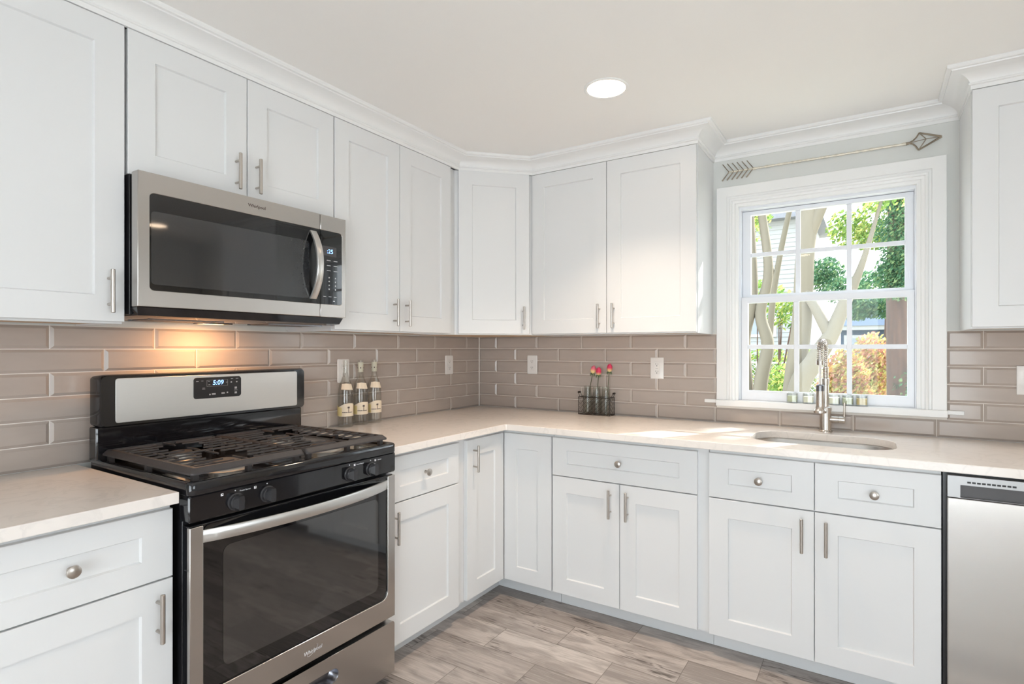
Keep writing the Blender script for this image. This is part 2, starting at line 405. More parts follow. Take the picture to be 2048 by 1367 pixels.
def sash(name, x0, x1, z0, z1, gx0, gx1, gz0, gz1, y0, y1):
    b = B()
    outer = [(x0, z0), (x1, z0), (x1, z1), (x0, z1)]; hole = [(gx0, gz0), (gx1, gz0), (gx1, gz1), (gx0, gz1)]
    b.plate(outer, [hole], lambda u, v: (u, y0, v), (0, y1 - y0, 0))
    o = wpart(b, name, 'vinyl', bevel=0.07)
    ym = (y0 + y1) / 2
    g = B().box(gx0 - .1, gx1 + .1, ym - .05, ym + .05, gz0 - .1, gz1 + .1); wpart(g, 'pane', 'pane_glass', o, smooth=0)
    m = B(); th = (gx1 - gx0) / 3
    for k in (1, 2): m.box(gx0 + th * k - .42, gx0 + th * k + .42, ym - .3, ym + .3, gz0, gz1)
    zc = (gz0 + gz1) / 2
    for k in range(3): m.box(gx0 + th * k + (.42 if k else 0), gx0 + th * (k + 1) - (.42 if k < 2 else 0), ym - .28, ym + .28, zc - .40, zc + .40)
    wpart(m, 'muntin_grid', 'vinyl', o, bevel=0.05)
    return o
sash('upper_sash', 65.46, 94.24, 60.6, 79.0, 67.0, 92.9, 62.0, 78.2, 2.6, 3.9)
ls = sash('lower_sash', 65.46, 94.24, 40.62, 61.4, 66.7, 93.2, 42.6, 60.2, 1.1, 2.4)
wpart(B().box(93.45, 93.75, 2.45, 2.6, 63.3, 65.0), 'sash_latch', 'vinyl', bevel=0.03)
# unseen rear doors and side window, added around the fill lights
d1 = thing('door_1', None, None, (92, RY, FZ), kind='structure')
db = B()
for x0, x1 in ((56, 59), (90.5, 93.5), (125, 128)): db.box(x0 - 92, x1 - 92, -3, 1, 0, 81.1)
db.box(-36, 36, -3, 1, 78, 81.1).box(-36, 36, -3, 1, 0, 4); done(db, 'door_frame', 'trim_paint', d1, bevel=0.1)
done(B().box(-33, -1.5, -1.2, -1, 4, 78).box(1.5, 33, -1.2, -1, 4, 78), 'pane', 'pane_glass', d1, smooth=0)
w2 = thing('fill_window', None, None, (RX, -110, 28), kind='structure')
wb = B(); wb.box(-0.8, 3, -28, -25, 0, 48).box(-0.8, 3, 25, 28, 0, 48).box(-0.8, 3, -25, 25, 0, 3).box(-0.8, 3, -25, 25, 45, 48).box(-0.4, 3, -1, 1, 3, 45)
done(wb, 'window_frame', 'trim_paint', w2, bevel=0.1)
done(B().box(2, 2.2, -25, 25, 3, 45), 'pane', 'pane_glass', w2, smooth=0)

# ------------------------------------------------------------------ crown moulding
def sweep(path, prof):
    P = [Vector(p) for p in path]; loops = []
    for i, p in enumerate(P):
        a = (P[i] - P[i - 1]).normalized() if i else (P[1] - P[0]).normalized()
        c = (P[i + 1] - P[i]).normalized() if i < len(P) - 1 else a
        na, nc = Vector((a.y, -a.x)), Vector((c.y, -c.x)); m = (na + nc)
        m = m / max(0.2, m.dot(na)) if m.length > 1e-6 else na
        loops.append([(p.x + m.x * d, p.y + m.y * d, z) for d, z in prof])
    return loops
CP = [(-0.3, 89.36), (0.12, 89.36), (0.12, 89.92), (0.30, 89.98), (0.40, 90.12), (0.34, 90.28), (0.22, 90.34), (0.30, 90.6), (0.55, 90.95), (0.95, 91.28), (1.45, 91.5), (2.0, 91.66), (2.45, 91.74), (2.5, 91.9), (2.85, 91.94), (3.0, 92.1), (3.0, 92.49), (-0.3, 92.49)]
CP = [(d * 1.05, z) for d, z in CP]
struct(B().rings(sweep([(12.85, -106), (12.85, -24.4), (24.25, -12.85), (60.35, -12.85), (60.35, -0.02)], CP)), 'trim_1', 'trim_paint', smooth=25)
struct(B().rings(sweep([(60.5, -0.02), (100.2, -0.02)], CP)), 'trim_2', 'trim_paint', smooth=25)
struct(B().rings(sweep([(100.35, -0.02), (100.35, -12.85), (131, -12.85)], CP)), 'trim_3', 'trim_paint', smooth=25)
# filler boards between cabinet tops and ceiling behind the crown
# ------------------------------------------------------------------ backsplash
def tiles(rects, fn, name, label):
    """rects: (u0,u1,v0,v1) already cut; fn(u,depth,v)"""
    b = B(); g = 0.05
    for u0, u1, v0, v1 in rects:
        u0, u1, v0, v1 = u0 + g, u1 - g, v0 + g, v1 - g
        if u1 - u0 < 0.15 or v1 - v0 < 0.15: continue
        i = min(0.36, (u1 - u0) / 2.3, (v1 - v0) / 2.3)
        L = [[fn(u, d, v) for u, v in ((u0 + k, v0 + k), (u1 - k, v0 + k), (u1 - k, v1 - k), (u0 + k, v1 - k))] for k, d in ((0, 0.02), (0, 0.14), (0.03, 0.16), (i, 0.36))]
        b.rings(L, False, True)
    return b
def row_rects(u0, u1, offs, pitch=12.1, zs=None):
    out = []
    for k in range(6):
        z1 = 54.0 - 3.0 * k; z0 = z1 - 3.0; o = offs[k % 2]
        n = math.floor((u0 - o) / pitch); a = u0
        while a < u1 - 1e-6:
            nx = o + pitch * (n + 1)
            c = min(nx, u1)
            if c - a > 0.2: out.append((a, c, z0, z1))
            a = c; n += 1
    return out
lrects = row_rects(-110, -0.34, (-5.72, -11.94))
lb = tiles(lrects, lambda u, d, v: (d, u, v), '', '')
lb.mi = 1; lb.box(0.01, 0.13, -110, -0.1, 36, 54.05)
sp = done(lb, 'tile_backsplash', ['tile', 'grout'], smooth=0); tag(sp, 'glossy taupe subway tile backsplash on the wall behind the range', 'backsplash')
brects = []
for r in row_rects(0.34, 131, (5.82, 11.8), 12.2):
    u0, u1, z0, z1 = r
    if z1 <= 39.01: brects.append(r); continue
    if u0 < 61: brects.append((u0, min(u1, 61.0), z0, z1))
    if u1 > 98.6: brects.append((max(u0, 98.6), u1, z0, z1))
bb = tiles(brects, lambda u, d, v: (u, -d, v), '', '')
bb.mi = 1; bb.box(0.14, 61.0, -0.13, -0.01, 36, 54.05).box(98.65, 131, -0.13, -0.01, 36, 54.05).box(61.0, 98.65, -0.13, -0.01, 36, 39.44)
sp = done(bb, 'tile_backsplash', ['tile', 'grout'], smooth=0); tag(sp, 'glossy taupe subway tile backsplash on the window wall', 'backsplash')

# ------------------------------------------------------------------ worktops
TOPZ = 36.0; SLAB = 1.2; CF = 26.2
sinkL = rr(70.3, 91.1, -20.4, -7.2, 4.6, 8)
outer = [(0.36, -0.36), (0.36, -57.05), (CF, -57.05), (CF, -CF - 0.25), (CF + 0.25, -CF), (125.5, -CF), (125.5, -0.36)]
b = B().plate(outer, [sinkL], lambda u, v: (u, v, TOPZ), (0, 0, -SLAB))
ct = done(b, 'worktop', 'quartz', bevel=0.08, smooth=0); tag(ct, 'white quartz L-shaped worktop with undermount sink cutout under the window', 'worktop')
ct2 = done(B().box(0.36, CF, -106.5, -87.6, TOPZ - SLAB, TOPZ), 'worktop', 'quartz', bevel=0.08, smooth=0)
tag(ct2, 'short white quartz worktop left of the range', 'worktop')

# ------------------------------------------------------------------ cabinets (local: x along the wall, front towards -y, z up)
def shaker(x0, x1, z0, z1, D, st=3.0, rl=3.0):
    b = B(); e = 0.05; T = 0.75; q = 0.30
    def L(i, j, y): return [(x0 + i, y, z0 + j), (x1 - i, y, z0 + j), (x1 - i, y, z1 - j), (x0 + i, y, z1 - j)]
    b.rings([L(0, 0, -D + T), L(0, 0, -D + e), L(e, e, -D), L(st - .03, rl - .03, -D), L(st + .10, rl + .10, -D + q), L(st + .2, rl + .2, -D + q)])
    return b
def bar_handle(parent, x, z0, z1, D, name='handle'):
    b = B(); zc = (z0 + z1) / 2; y = -D - 1.22
    b.lathe([(0.18, z0), (0.235, z0 + .05), (0.235, z1 - .05), (0.18, z1)], (x, y, 0), 14)
    for s in (-1.5, 1.5): b.cyl((x, -D - 0.005, zc + s), (x, y, zc + s), 0.155, 10)
    return done(b, name, 'nickel', parent)
def knob(parent, x, z, D):
    b = B().lathe([(0.30, 0), (0.28, 0.1), (0.20, 0.3), (0.22, 0.55), (0.5, 0.72), (0.60, 0.86), (0.58, 1.0), (0.40, 1.1), (0.1, 1.14)], (x, -D - 0.005, z), 20, '-y')
    return done(b, 'knob', 'nickel', parent)
def base_case(parent, w, D=24.0, side_panel=True):
    done(B().box(0.02, w - 0.02, -D, -0.4, 4.3, 34.75), 'case', 'cabinet_paint', parent, smooth=0)
    done(B().box(0, w, -21, -20.3, FZ + 0.01, 4.29), 'toe_kick', 'cabinet_paint', parent, smooth=0)
def upper_case(parent, w, z0=54.0, z1=89.4, D=12.0):
    b = B().box(0, w, -D, -0.02, z0 + .35, z1).box(0, 0.6, -D, -0.5, z0, z0 + .35).box(w - .6, w, -D, -0.5, z0, z0 + .35).box(0.6, w - .6, -D, -D + .75, z0, z0 + .35)
    done(b, 'case', 'cabinet_paint', parent, smooth=0)
    done(B().box(0.62, w - .62, -D + .77, -0.5, z0 + .22, z0 + .34), 'bottom_panel', 'maple', parent, smooth=0)
LEFT = PI / 2
def G(s): return s
# --- left wall uppers
DU = 12.85; DT = 89.3
def door_part(root, x0, x1, z0, z1, D, hx=None, hz=None, **kw):
    d = done(shaker(x0, x1, z0, z1, D, **kw), 'door', 'cabinet_paint', root, smooth=0)
    if hx is not None: bar_handle(d, hx, hz[0], hz[1], D)
    return d
def drawer_part(root, x0, x1, z0, z1, D, kx=None, kz=None):
    d = done(shaker(x0, x1, z0, z1, D, 3.0, 2.3), 'drawer', 'cabinet_paint', root, smooth=0)
    if kx is not None: knob(d, kx, kz, D)
    return d
UH = (55.2, 60.2)
GU = 'white shaker wall cabinets under the crown moulding'; GB = 'white shaker base cabinets'
r = thing('wall_cabinet', 'white single-door wall cabinet left of the microwave', 'cabinet', (0, -105.2, 0), LEFT, GU)
upper_case(r, 18); door_part(r, 0.1, 17.95, 54.25, DT, DU, 16.3, UH)
r = thing('wall_cabinet', 'short white two-door wall cabinet above the microwave', 'cabinet', (0, -87, 0), LEFT, GU)
done(B().box(0, 30, -12, -0.02, 71.9, 89.4), 'case', 'cabinet_paint', r, smooth=0)
door_part(r, 0.1, 14.94, 71.95, DT, DU, 13.3, (73.1, 78.1)); door_part(r, 15.06, 29.9, 71.95, DT, DU, 16.3, (73.1, 78.1))
r = thing('wall_cabinet', 'white two-door wall cabinet right of the microwave', 'cabinet', (0, -57, 0), LEFT, GU)
upper_case(r, 32.1); door_part(r, 0.1, 14.94, 54.25, DT, DU, 13.4, UH); door_part(r, 15.06, 29.9, 54.25, DT, DU, 16.5, UH)
# diagonal corner wall cabinet
r = thing('corner_wall_cabinet', 'white corner wall cabinet with one narrow diagonal door', 'cabinet', (0, 0, 0), 0, GU)
cp = [(0.02, -0.02), (0.02, -24.85), (12.0, -24.85), (24.0, -12.3), (24.0, -0.02)]
done(B().plate(cp, [], lambda u, v: (u, v, 54.0), (0, 0, 35.4)), 'case', 'cabinet_paint', r, smooth=0)
dg = math.atan2(12.55, 12.0); dl = math.hypot(12.0, 12.55)
done(shaker(0.75, dl - 0.95, 54.25, DT, 0.8), 'door', 'cabinet_paint', r, smooth=0, loc=(12.0, -24.85, 0), rotz=dg)
bar_handle(r.children[-1] if r.children[-1].name.startswith('door') else [c for c in r.children if c.name.startswith('door')][0], dl - 2.45, 55.2, 60.2, 0.8)
done(B().plate([(1, -1), (1, -24), (11.6, -24), (23, -12.1), (23, -1)], [], lambda u, v: (u, v, 53.98), (0, 0, -0.03)), 'bottom_panel', 'maple', r, smooth=0)
r = thing('wall_cabinet', 'white two-door wall cabinet left of the window', 'cabinet', (24.1, 0, 0), 0, GU)
upper_case(r, 36.1); door_part(r, 0.1, 17.84, 54.25, DT, DU, 16.4, UH); door_part(r, 17.96, 36.0, 54.25, DT, DU, 19.6, UH)
r = thing('wall_cabinet', 'white wall cabinet right of the window', 'cabinet', (100.35, 0, 0), 0, GU)
upper_case(r, 30); door_part(r, 0.1, 14.94, 54.25, DT, DU, 13.4, UH); door_part(r, 15.06, 29.9, 54.25, DT, DU, 16.5, UH)

# --- base cabinets
DB = 24.75; BH = (20.6, 25.7); Z0 = 4.45; ZD = 26.72; ZR = 26.9; ZT = 34.05
r = thing('base_cabinet', 'white base cabinet with drawer and door left of the range', 'cabinet', (0, -105.5, 0), LEFT, GB)
base_case(r, 18); drawer_part(r, 0.1, 17.95, ZR, ZT, DB, 9.0, 30.5); door_part(r, 0.1, 17.95, Z0, ZD, DB, 16.4, BH)
r = thing('base_cabinet', 'narrow white base cabinet with drawer and door right of the range', 'cabinet', (0, -57.0, 0), LEFT, GB)
base_case(r, 20.0); drawer_part(r, 0.1, 17.85, ZR, ZT, DB, 8.95, 30.5); door_part(r, 0.1, 17.85, Z0, ZD, DB, 1.6, BH)
r = thing('corner_base_cabinet', 'white corner base cabinet with a folding pair of tall doors', 'cabinet', (0, 0, 0), 0, GB)
done(B().plate([(0.4, -0.4), (0.4, -36.95), (24, -36.95), (24, -24), (35.9, -24), (35.9, -0.4)], [], lambda u, v: (u, v, 4.3), (0, 0, 30.45)), 'case', 'cabinet_paint', r, smooth=0)
done(B().plate([(20.3, -36.95), (21, -36.95), (21, -21), (35.9, -21), (35.9, -20.3), (20.3, -20.3)], [], lambda u, v: (u, v, FZ + 0.01), (0, 0, 3.38)), 'toe_kick', 'cabinet_paint', r, smooth=0)
door_part(r, 24.82, 35.72, Z0, ZT, DB, None, None)
o = done(shaker(-36.75, -24.82, Z0, ZT, DB, 3.0, 3.0), 'door', 'cabinet_paint', r, smooth=0, rotz=LEFT)
bar_handle(o, -34.9, 28.0, 33.0, DB)
r = thing('base_cabinet', 'white base cabinet with one wide drawer over two doors, between the corner and the sink', 'cabinet', (36.0, 0, 0), 0, GB)
base_case(r, 29.2); drawer_part(r, 0.05, 27.4, ZR, ZT, DB, 13.7, 30.5); door_part(r, 0.05, 13.67, Z0, ZD, DB, 12.05, BH); door_part(r, 13.78, 27.4, Z0, ZD, DB, 15.3, BH)
r = thing('base_cabinet', 'white sink base cabinet with two drawer fronts and two doors', 'cabinet', (65.25, 0, 0), 0, GB)
SB = 30.55
b = B().box(0.02, 0.8, -24, -0.4, 4.3, 34.75).box(SB - .8, SB - .02, -24, -0.4, 4.3, 34.75).box(0.8, SB - .8, -24, -0.4, 4.3, 5.0).box(0.8, SB - .8, -24, -23.25, 5.0, 34.75).box(.8, SB - .8, -1.0, -0.4, 5, 34.75)
done(b, 'case', 'cabinet_paint', r, smooth=0); done(B().box(0, SB, -21, -20.3, FZ + .01, 4.29), 'toe_kick', 'cabinet_paint', r, smooth=0)
drawer_part(r, 0.05, 15.32, ZR, ZT, DB, 7.7, 30.4); drawer_part(r, 15.43, SB - .05, ZR, ZT, DB, 22.9, 30.4)
door_part(r, 0.05, 15.32, Z0, ZD, DB, 13.75, BH); door_part(r, 15.43, SB - .05, Z0, ZD, DB, 16.95, BH)
r = thing('base_cabinet', 'white base cabinet past the dishwasher', 'cabinet', (120.4, 0, 0), 0, GB)
base_case(r, 5.1)

# --- pantry run on the right-hand wall (seen only as reflections)
r = thing('pantry_cabinet', 'tall white pantry cabinet on the right-hand wall', 'cabinet', (RX, -40, 0), -LEFT)
done(B().box(0, 36, -24, -0.05, FZ + 3.5, 89), 'case', 'cabinet_paint', r, smooth=0)
for x0, x1, hx in ((0.1, 17.9, 16.2), (18.1, 35.9, 19.8)):
    door_part(r, x0, x1, 4.5, 60, 24.75, hx, (34, 39)); door_part(r, x0, x1, 60.2, 89, 24.75, hx, (62, 67))

# ------------------------------------------------------------------ sink
r = thing('sink', 'stainless undermount sink below the window', 'sink', (80.7, -13.8, TOPZ - SLAB))
def off(L, dx, z): return [(x * dx[0], y * dx[1], z) for x, y in L]
L0 = [(x - 80.7, y + 13.8) for x, y in rr(70.3, 91.1, -20.4, -7.2, 4.6, 8)]
sb = B().rings([off(L0, (1.11, 1.17), -0.02), off(L0, (1.01, 1.02), -0.02), off(L0, (1.0, 1.0), -0.3), off(L0, (0.99, .985), -6.6), off(L0, (.95, .93), -7.6), off(L0, (.3, .3), -8.0), off(L0, (.28, .28), -8.05), off(L0, (.29, .29), -8.25), off(L0, (.96, .945), -7.85), off(L0, (1.01, 1.0), -6.6), off(L0, (1.02, 1.02), -0.3), off(L0, (1.11, 1.17), -0.2)], False, False)
bas = done(sb, 'basin', 'steel', r, smooth=50)
done(B().lathe([(2.2, -8.0), (2.1, -7.9), (1.5, -7.95), (1.4, -8.1), (0.2, -8.1)], (0, 0, 0), 24), 'drain', 'faucet_nickel', r)
lettering('DOWELL', 'lettering', 0.62, 'ink', r, -0.2, 13.8 - 7.2 - 0.12, -1.55, extrude=0.01, font_space=1.15)

# ------------------------------------------------------------------ faucet (column, spring loop, docked sprayer, side lever)
r = thing('kitchen_faucet', 'brushed nickel spring-neck kitchen faucet behind the sink', 'faucet', (80.75, -3.2, TOPZ))
b = B().lathe([(1.12, 0), (1.12, 0.12), (0.98, 0.28), (0.95, 0.4), (0.95, 4.4), (0.85, 4.5), (0.6, 4.55), (0.55, 8.4), (0.62, 8.45), (0.62, 9.6), (0.5, 9.7)], n=28)
col = done(b, 'column', 'faucet_nickel', r)
b = B()
for k in range(8): b.lathe([(0.42, 9.6 + .27 * k), (0.50, 9.66 + .27 * k), (0.50, 9.78 + .27 * k), (0.42, 9.84 + .27 * k)], n=18)
done(b, 'ribbed_collar', 'faucet_nickel', r)
# hose path: up from the column, over a tight loop towards the room and down to the sprayer
path = []
sy, sxo = -3.6, -0.62
for z in [11.6 + .25 * i for i in range(13)]: path.append((0, 0, z))
zt = 14.6
for i in range(1, 24):
    a = PI * i / 24; path.append((sxo * (1 - math.cos(a)) / 2, sy * (1 - math.cos(a)) / 2, zt + math.sin(a) * 1.75))
for z in [14.6 - .25 * i for i in range(25)]: path.append((sxo, sy, z))
b = B().tube(path, 0.22, 10); done(b, 'hose', 'faucet_nickel', r)
# coil around the hose
P = [Vector(p) for p in path]; seg = [0]
for a, c in zip(P, P[1:]): seg.append(seg[-1] + (c - a).length)
def at(s):
    for i in range(len(seg) - 1):
        if seg[i + 1] >= s: break
    t = (s - seg[i]) / max(1e-6, seg[i + 1] - seg[i]); return P[i].lerp(P[i + 1], t), (P[i + 1] - P[i]).normalized()
end = seg[-1] - 4.3; pts = []; s0 = 0.0; rad = []
while s0 < end:
    p, t = at(s0); side = Vector((1, 0, 0)) if abs(t.x) < .8 else Vector((0, 1, 0)); u = t.cross(side).normalized(); w = t.cross(u).normalized()
    big = 0.36 + 0.16 * min(1, max(0, (s0 - 2.5) / 2.0)); ph = 2 * PI * s0 / 0.36
    pts.append(p + big * (math.cos(ph) * u + math.sin(ph) * w)); s0 += 0.36 / 12
b = B().tube(pts, 0.085, 5); done(b, 'spring', 'faucet_nickel', r)
b = B().lathe([(0.3, 12.1), (0.62, 12.15), (0.62, 12.9), (0.5, 12.95)], (sxo, sy, 0), 20); done(b, 'spring_end', 'faucet_nickel', r)
spz = 3.65
b = B().lathe([(0.9, spz), (1.02, spz + .08), (1.02, spz + .45), (0.8, spz + .75), (0.68, spz + 1.3), (0.66, spz + 3.9)], (sxo, sy, 0), 24); spn = done(b, 'sprayer', 'faucet_nickel', r)
b = B().lathe([(0.67, spz + 3.9), (0.67, spz + 4.9), (0.55, spz + 5.0), (0.25, spz + 5.1)], (sxo, sy, 0), 24); done(b, 'collar', 'dark_chrome', spn)
b = B().cyl((-0.05, -0.5, 4.15), (sxo * .9, sy + .9, 4.15), 0.3, 14).lathe([(1.05, 3.85), (1.05, 4.3)], (0, 0, 0), 24); done(b, 'docking_arm', 'faucet_nickel', r)
b = B().lathe([(0.60, 0.6), (0.60, 2.0), (0.57, 2.03), (0.57, 2.1), (0.62, 2.12), (0.62, 3.0), (0.55, 3.08)], (0, 0, 2.25), 22, 'x'); lv = done(b, 'lever_hub', 'faucet_nickel', r)
done(B().cyl((2.95, 0, 2.75), (3.0, -0.1, 5.4), 0.17, 12), 'lever', 'faucet_nickel', r)

# ------------------------------------------------------------------ gas range (local: front towards -y)
r = thing('gas_range', 'freestanding gas range with black cooktop and stainless oven door', 'range', (0, -72, 0), LEFT)
done(B().box(-14.75, 14.75, -25.0, -2.4, 2.4, 35.35), 'body', 'black_satin', r, bevel=0.1)
for x in (-12.9, 12.9):
    for y in (-23.2, -5): done(B().lathe([(0.9, FZ + .01), (0.9, 1.5), (0.5, 1.6), (0.5, 2.5)], (x, y, 0), 14), 'foot', 'black_satin', r)
done(B().box(-14.2, 14.2, -23.8, -23.0, 1.5, 3.2), 'kick_panel', 'vent_black', r)
# cooktop with raised rim
def RL(i, z, r0=0.8): return [(x, y, z) for x, y in rr(-15.1 + i, 15.1 - i, -27.05 + i, -2.4 - i * 0.3, r0, 5)]
ctp = done(B().rings([RL(0.05, 35.45), RL(0, 35.6), RL(0, 36.6), RL(0.1, 36.78), RL(0.3, 36.85), RL(0.8, 36.82), RL(1.05, 36.6), RL(1.5, 36.35), RL(3, 36.3)]), 'cooktop', 'black_gloss', r, smooth=50)
BUR = [(-7.3, -9.6, 1.5), (-7.3, -20.2, 1.9), (7.3, -9.6, 1.7), (7.3, -20.2, 2.0)]
for x, y, q in BUR:
    bo = done(B().lathe([(q * 1.3, 0), (q * 1.25, .12), (q, .3), (q * .95, .75)], (x, y, 36.3), 24), 'burner', 'burner_alu', r)
    done(B().lathe([(q * .9, 0), (q * .92, .12), (q * .8, .32), (0.2, .36)], (x, y, 37.06), 24), 'burner_cap', 'cast_iron', bo)
    done(B().lathe([(q * 1.6, 0), (q * 1.6, .05), (q * 1.3, .07)], (x, y, 36.31), 28, cap1=False), 'drip_ring', 'burner_alu' if y < -15 else 'black_gloss', bo)
def grate(sgn):
    b = B(); x0, x1 = (-14.3, -0.12) if sgn < 0 else (0.12, 14.3); yb, yf = -3.9, -26.0; z0, z1 = 37.35, 38.05
    def bar(xa, xb, ya, yb_, w=0.24, zt=z1, zb=z0 + .25):
        w *= .58; zb = max(zb, zt - .2)
        dx, dy = xb - xa, yb_ - ya; l = math.hypot(dx, dy); nx, ny = -dy / l * w, dx / l * w; k = 0.6
        b.rings([[(xa + nx, ya + ny, zb), (xa - nx, ya - ny, zb), (xa - nx * k, ya - ny * k, zt), (xa + nx * k, ya + ny * k, zt)],
                 [(xb + nx, yb_ + ny, zb), (xb - nx, yb_ - ny, zb), (xb - nx * k, yb_ - ny * k, zt), (xb + nx * k, yb_ + ny * k, zt)]])
    # sloping outer rim
    f = 0.28; g = 0.9
    o = [(x0, yf), (x1, yf), (x1, yb), (x0, yb)]
    def R(i, z): 
        il = i if sgn < 0 else i * .35; ir = i if sgn > 0 else i * .35
        return [(x, y, z) for x, y in rr(x0 + il, x1 - ir, yf + i, yb - i * .6, 0.5 if i < .5 else .15, 3)]
    b.rings([R(0, z0 + .02), R(0, z0 + .22), R(.55, z1), R(.95, z1), R(1.05, z0 + .3), R(0.5, z0 + .02)], False, False)
    xc = -7.3 if sgn < 0 else 7.3; ym = -14.9
    bar(x0 + .5, x1 - .5, ym, ym, 0.3)
    cy = [-9.6, -20.2]
    for y in (-5.5, -7.3, -9.1, -10.9, -12.8, -16.9, -18.7, -20.5, -22.3, -24.1):
        c = cy[0] if y > ym else cy[1]; dy = y - c; q = 2.6
        gap = math.sqrt(max(0, q * q - dy * dy)) if abs(dy) < q else 0
        if gap < 1.2: gap = 1.2 if abs(dy) < 4.2 else 0
        if gap == 0: bar(x0 + .5, x1 - .5, y, y, .2)
        else: bar(x0 + .5, xc - gap, y, y, .2); bar(xc + gap, x1 - .5, y, y, .2)
    for c in cy:
        bar(xc, xc, c + 4.9 if c > ym else c + 4.6, c + 1.6, .2); bar(xc, xc, c - 1.6, c - 4.7 if c > ym else c - 5.0, .2)
    for x in (xc - 4.4, xc + 4.4): bar(x, x, ym + 3.0, ym - 3.0, .18)
    for x, y in ((x0 + .8, yf + .9), (x1 - .8, yf + .9), (x0 + .8, yb - .8), (x1 - .8, yb - .8), (xc, yf + .9), (x0 + .7, ym), (x1 - .7, ym)):
        b.box(x - .3, x + .3, y - .3, y + .3, 36.3, z0 + .3)
    return done(b, 'grate', 'cast_iron', r, smooth=30)
grate(-1); grate(1)
# control panel, knobs, marks
cpn = done(B().rings([[(x, -25, z) for x, z in rr(-15.0, 15.0, 32.5, 35.4, .25, 3)], [(x, -26.7, z) for x, z in rr(-15.0, 15.0, 32.5, 35.4, .25, 3)], [(x, -26.85, z) for x, z in rr(-14.85, 14.85, 32.65, 35.25, .2, 3)]]), 'control_panel', 'black_gloss', r)
for x in (-9.9, -6.0, 6.3, 10.1):
    k = B().lathe([(0.98, 0), (0.98, 0.12), (0.86, 0.2), (0.84, 0.55), (0.74, 0.62)], (x, -26.86, 33.75), 26, '-y')
    k.rings([[(x - .78, -27.3, 33.45), (x - .30, -27.3, 32.88), (x + .30, -27.3, 32.88), (x + .78, -27.3, 33.45), (x + .78, -27.3, 34.05), (x + .30, -27.3, 34.62), (x - .30, -27.3, 34.62), (x - .78, -27.3, 34.05)],
             [(x - .32, -28.1, 33.1), (x - .26, -28.1, 32.98), (x + .26, -28.1, 32.98), (x + .32, -28.1, 33.1), (x + .32, -28.1, 34.4), (x + .26, -28.1, 34.52), (x - .26, -28.1, 34.52), (x - .32, -28.1, 34.4)]])
    ko = done(k, 'knob', 'knob_black', r)
    done(B().lathe([(0.07, 0), (0.07, .012)], (x - .05, -26.86, 35.0), 10, '-y'), 'indicator_dot', 'ink_white', r, smooth=0); m = B()
    mx_ = x - 1.55 if x < 0 else x + .85
    m.plate([(mx_ - .14, 34.72), (mx_ + .14, 34.72), (mx_ + .14, 35.0), (mx_ - .14, 35.0)], [[(mx_ - .02, 34.84), (mx_ + .10, 34.84), (mx_ + .10, 34.96), (mx_ - .02, 34.96)]], lambda u, v: (u, -26.87, v), (0, .015, 0))
    done(m, 'dial_mark', 'ink_white', r, smooth=0)
for x in (-8.75, 8.15): lettering('Power Burner', 'lettering', 0.23, 'ink_white', r, x + .0, -26.86, 34.86, extrude=0.005)
lettering('Simmer', 'lettering', 0.23, 'ink_white', r, 11.75, -26.86, 34.86, extrude=0.005)
# oven door
od = done(B().box(-14.8, 14.8, -26.45, -25.1, 10.85, 32.1), 'oven_door', 'black_gloss', r, bevel=0.12)
fr = [(-14.88, 10.8), (14.88, 10.8), (14.88, 32.0), (13.45, 32.0), (13.45, 15.0)]
for i in range(1, 7): a = -PI / 2 * i / 6; fr.append((12.25 + 1.2 * math.cos(a), 15.0 + 1.2 * math.sin(a)))
fr += [(-12.25, 13.8)]
for i in range(1, 7): a = -PI / 2 - PI / 2 * i / 6; fr.append((-12.25 + 1.2 * math.cos(a), 15.0 + 1.2 * math.sin(a)))
fr += [(-13.45, 32.0), (-14.88, 32.0)]
done(B().plate(fr, [], lambda u, v: (u, -26.85, v), (0, .6, 0)), 'door_frame', 'steel', od, bevel=0.07)
done(B().plate(rr(-13.4, 13.4, 13.85, 31.9, .9, 5), [], lambda u, v: (u, -26.6, v), (0, .15, 0)), 'glass', 'black_glass', od, smooth=0)
done(B().plate(rr(-11.2, 11.7, 15.6, 29.1, .9, 5), [], lambda u, v: (u, -26.64, v), (0, .03, 0)), 'oven_window', 'window_glass_dark', od, smooth=0)
hb = []
for i in range(29):
    t = -1 + 2 * i / 28; x = 13.42 * t; y = -26.7 - 2.3 * (1 - t * t) ** 0.9 if abs(t) < 1 else -26.7
    zz = 30.75 + 0.12 * (1 - t * t)
    hb.append([(x, y + .5, zz - .62), (x, y + .08, zz - .68), (x, y, zz - .55), (x, y, zz + .55), (x, y + .08, zz + .68), (x, y + .5, zz + .62)])
done(B().rings(hb), 'handle', 'steel_bright', od, smooth=40)
def swoosh(parent, x, y, z, w, m):
    """the maker's looping ring around the lettering"""
    b = B(); pts = []
    for i in range(30):
        a = math.radians(150 + 250 * i / 29); u, v = w * math.cos(a), w * 0.34 * math.sin(a)
        pts.append((x + u * .8 - v * .1, y, z + v + u * .42))
    b.tube(pts, [0.006 + 0.014 * math.sin(PI * i / 29) for i in range(30)], 6); return done(b, 'emblem_ring', m, parent)
lettering('Whirlpool', 'lettering', 0.66, 'ink_grey', od, 0.35, -26.86, 12.15, extrude=0.015, shear=0.2); swoosh(od, 0.3, -26.86, 12.2, 1.0, 'ink_grey')
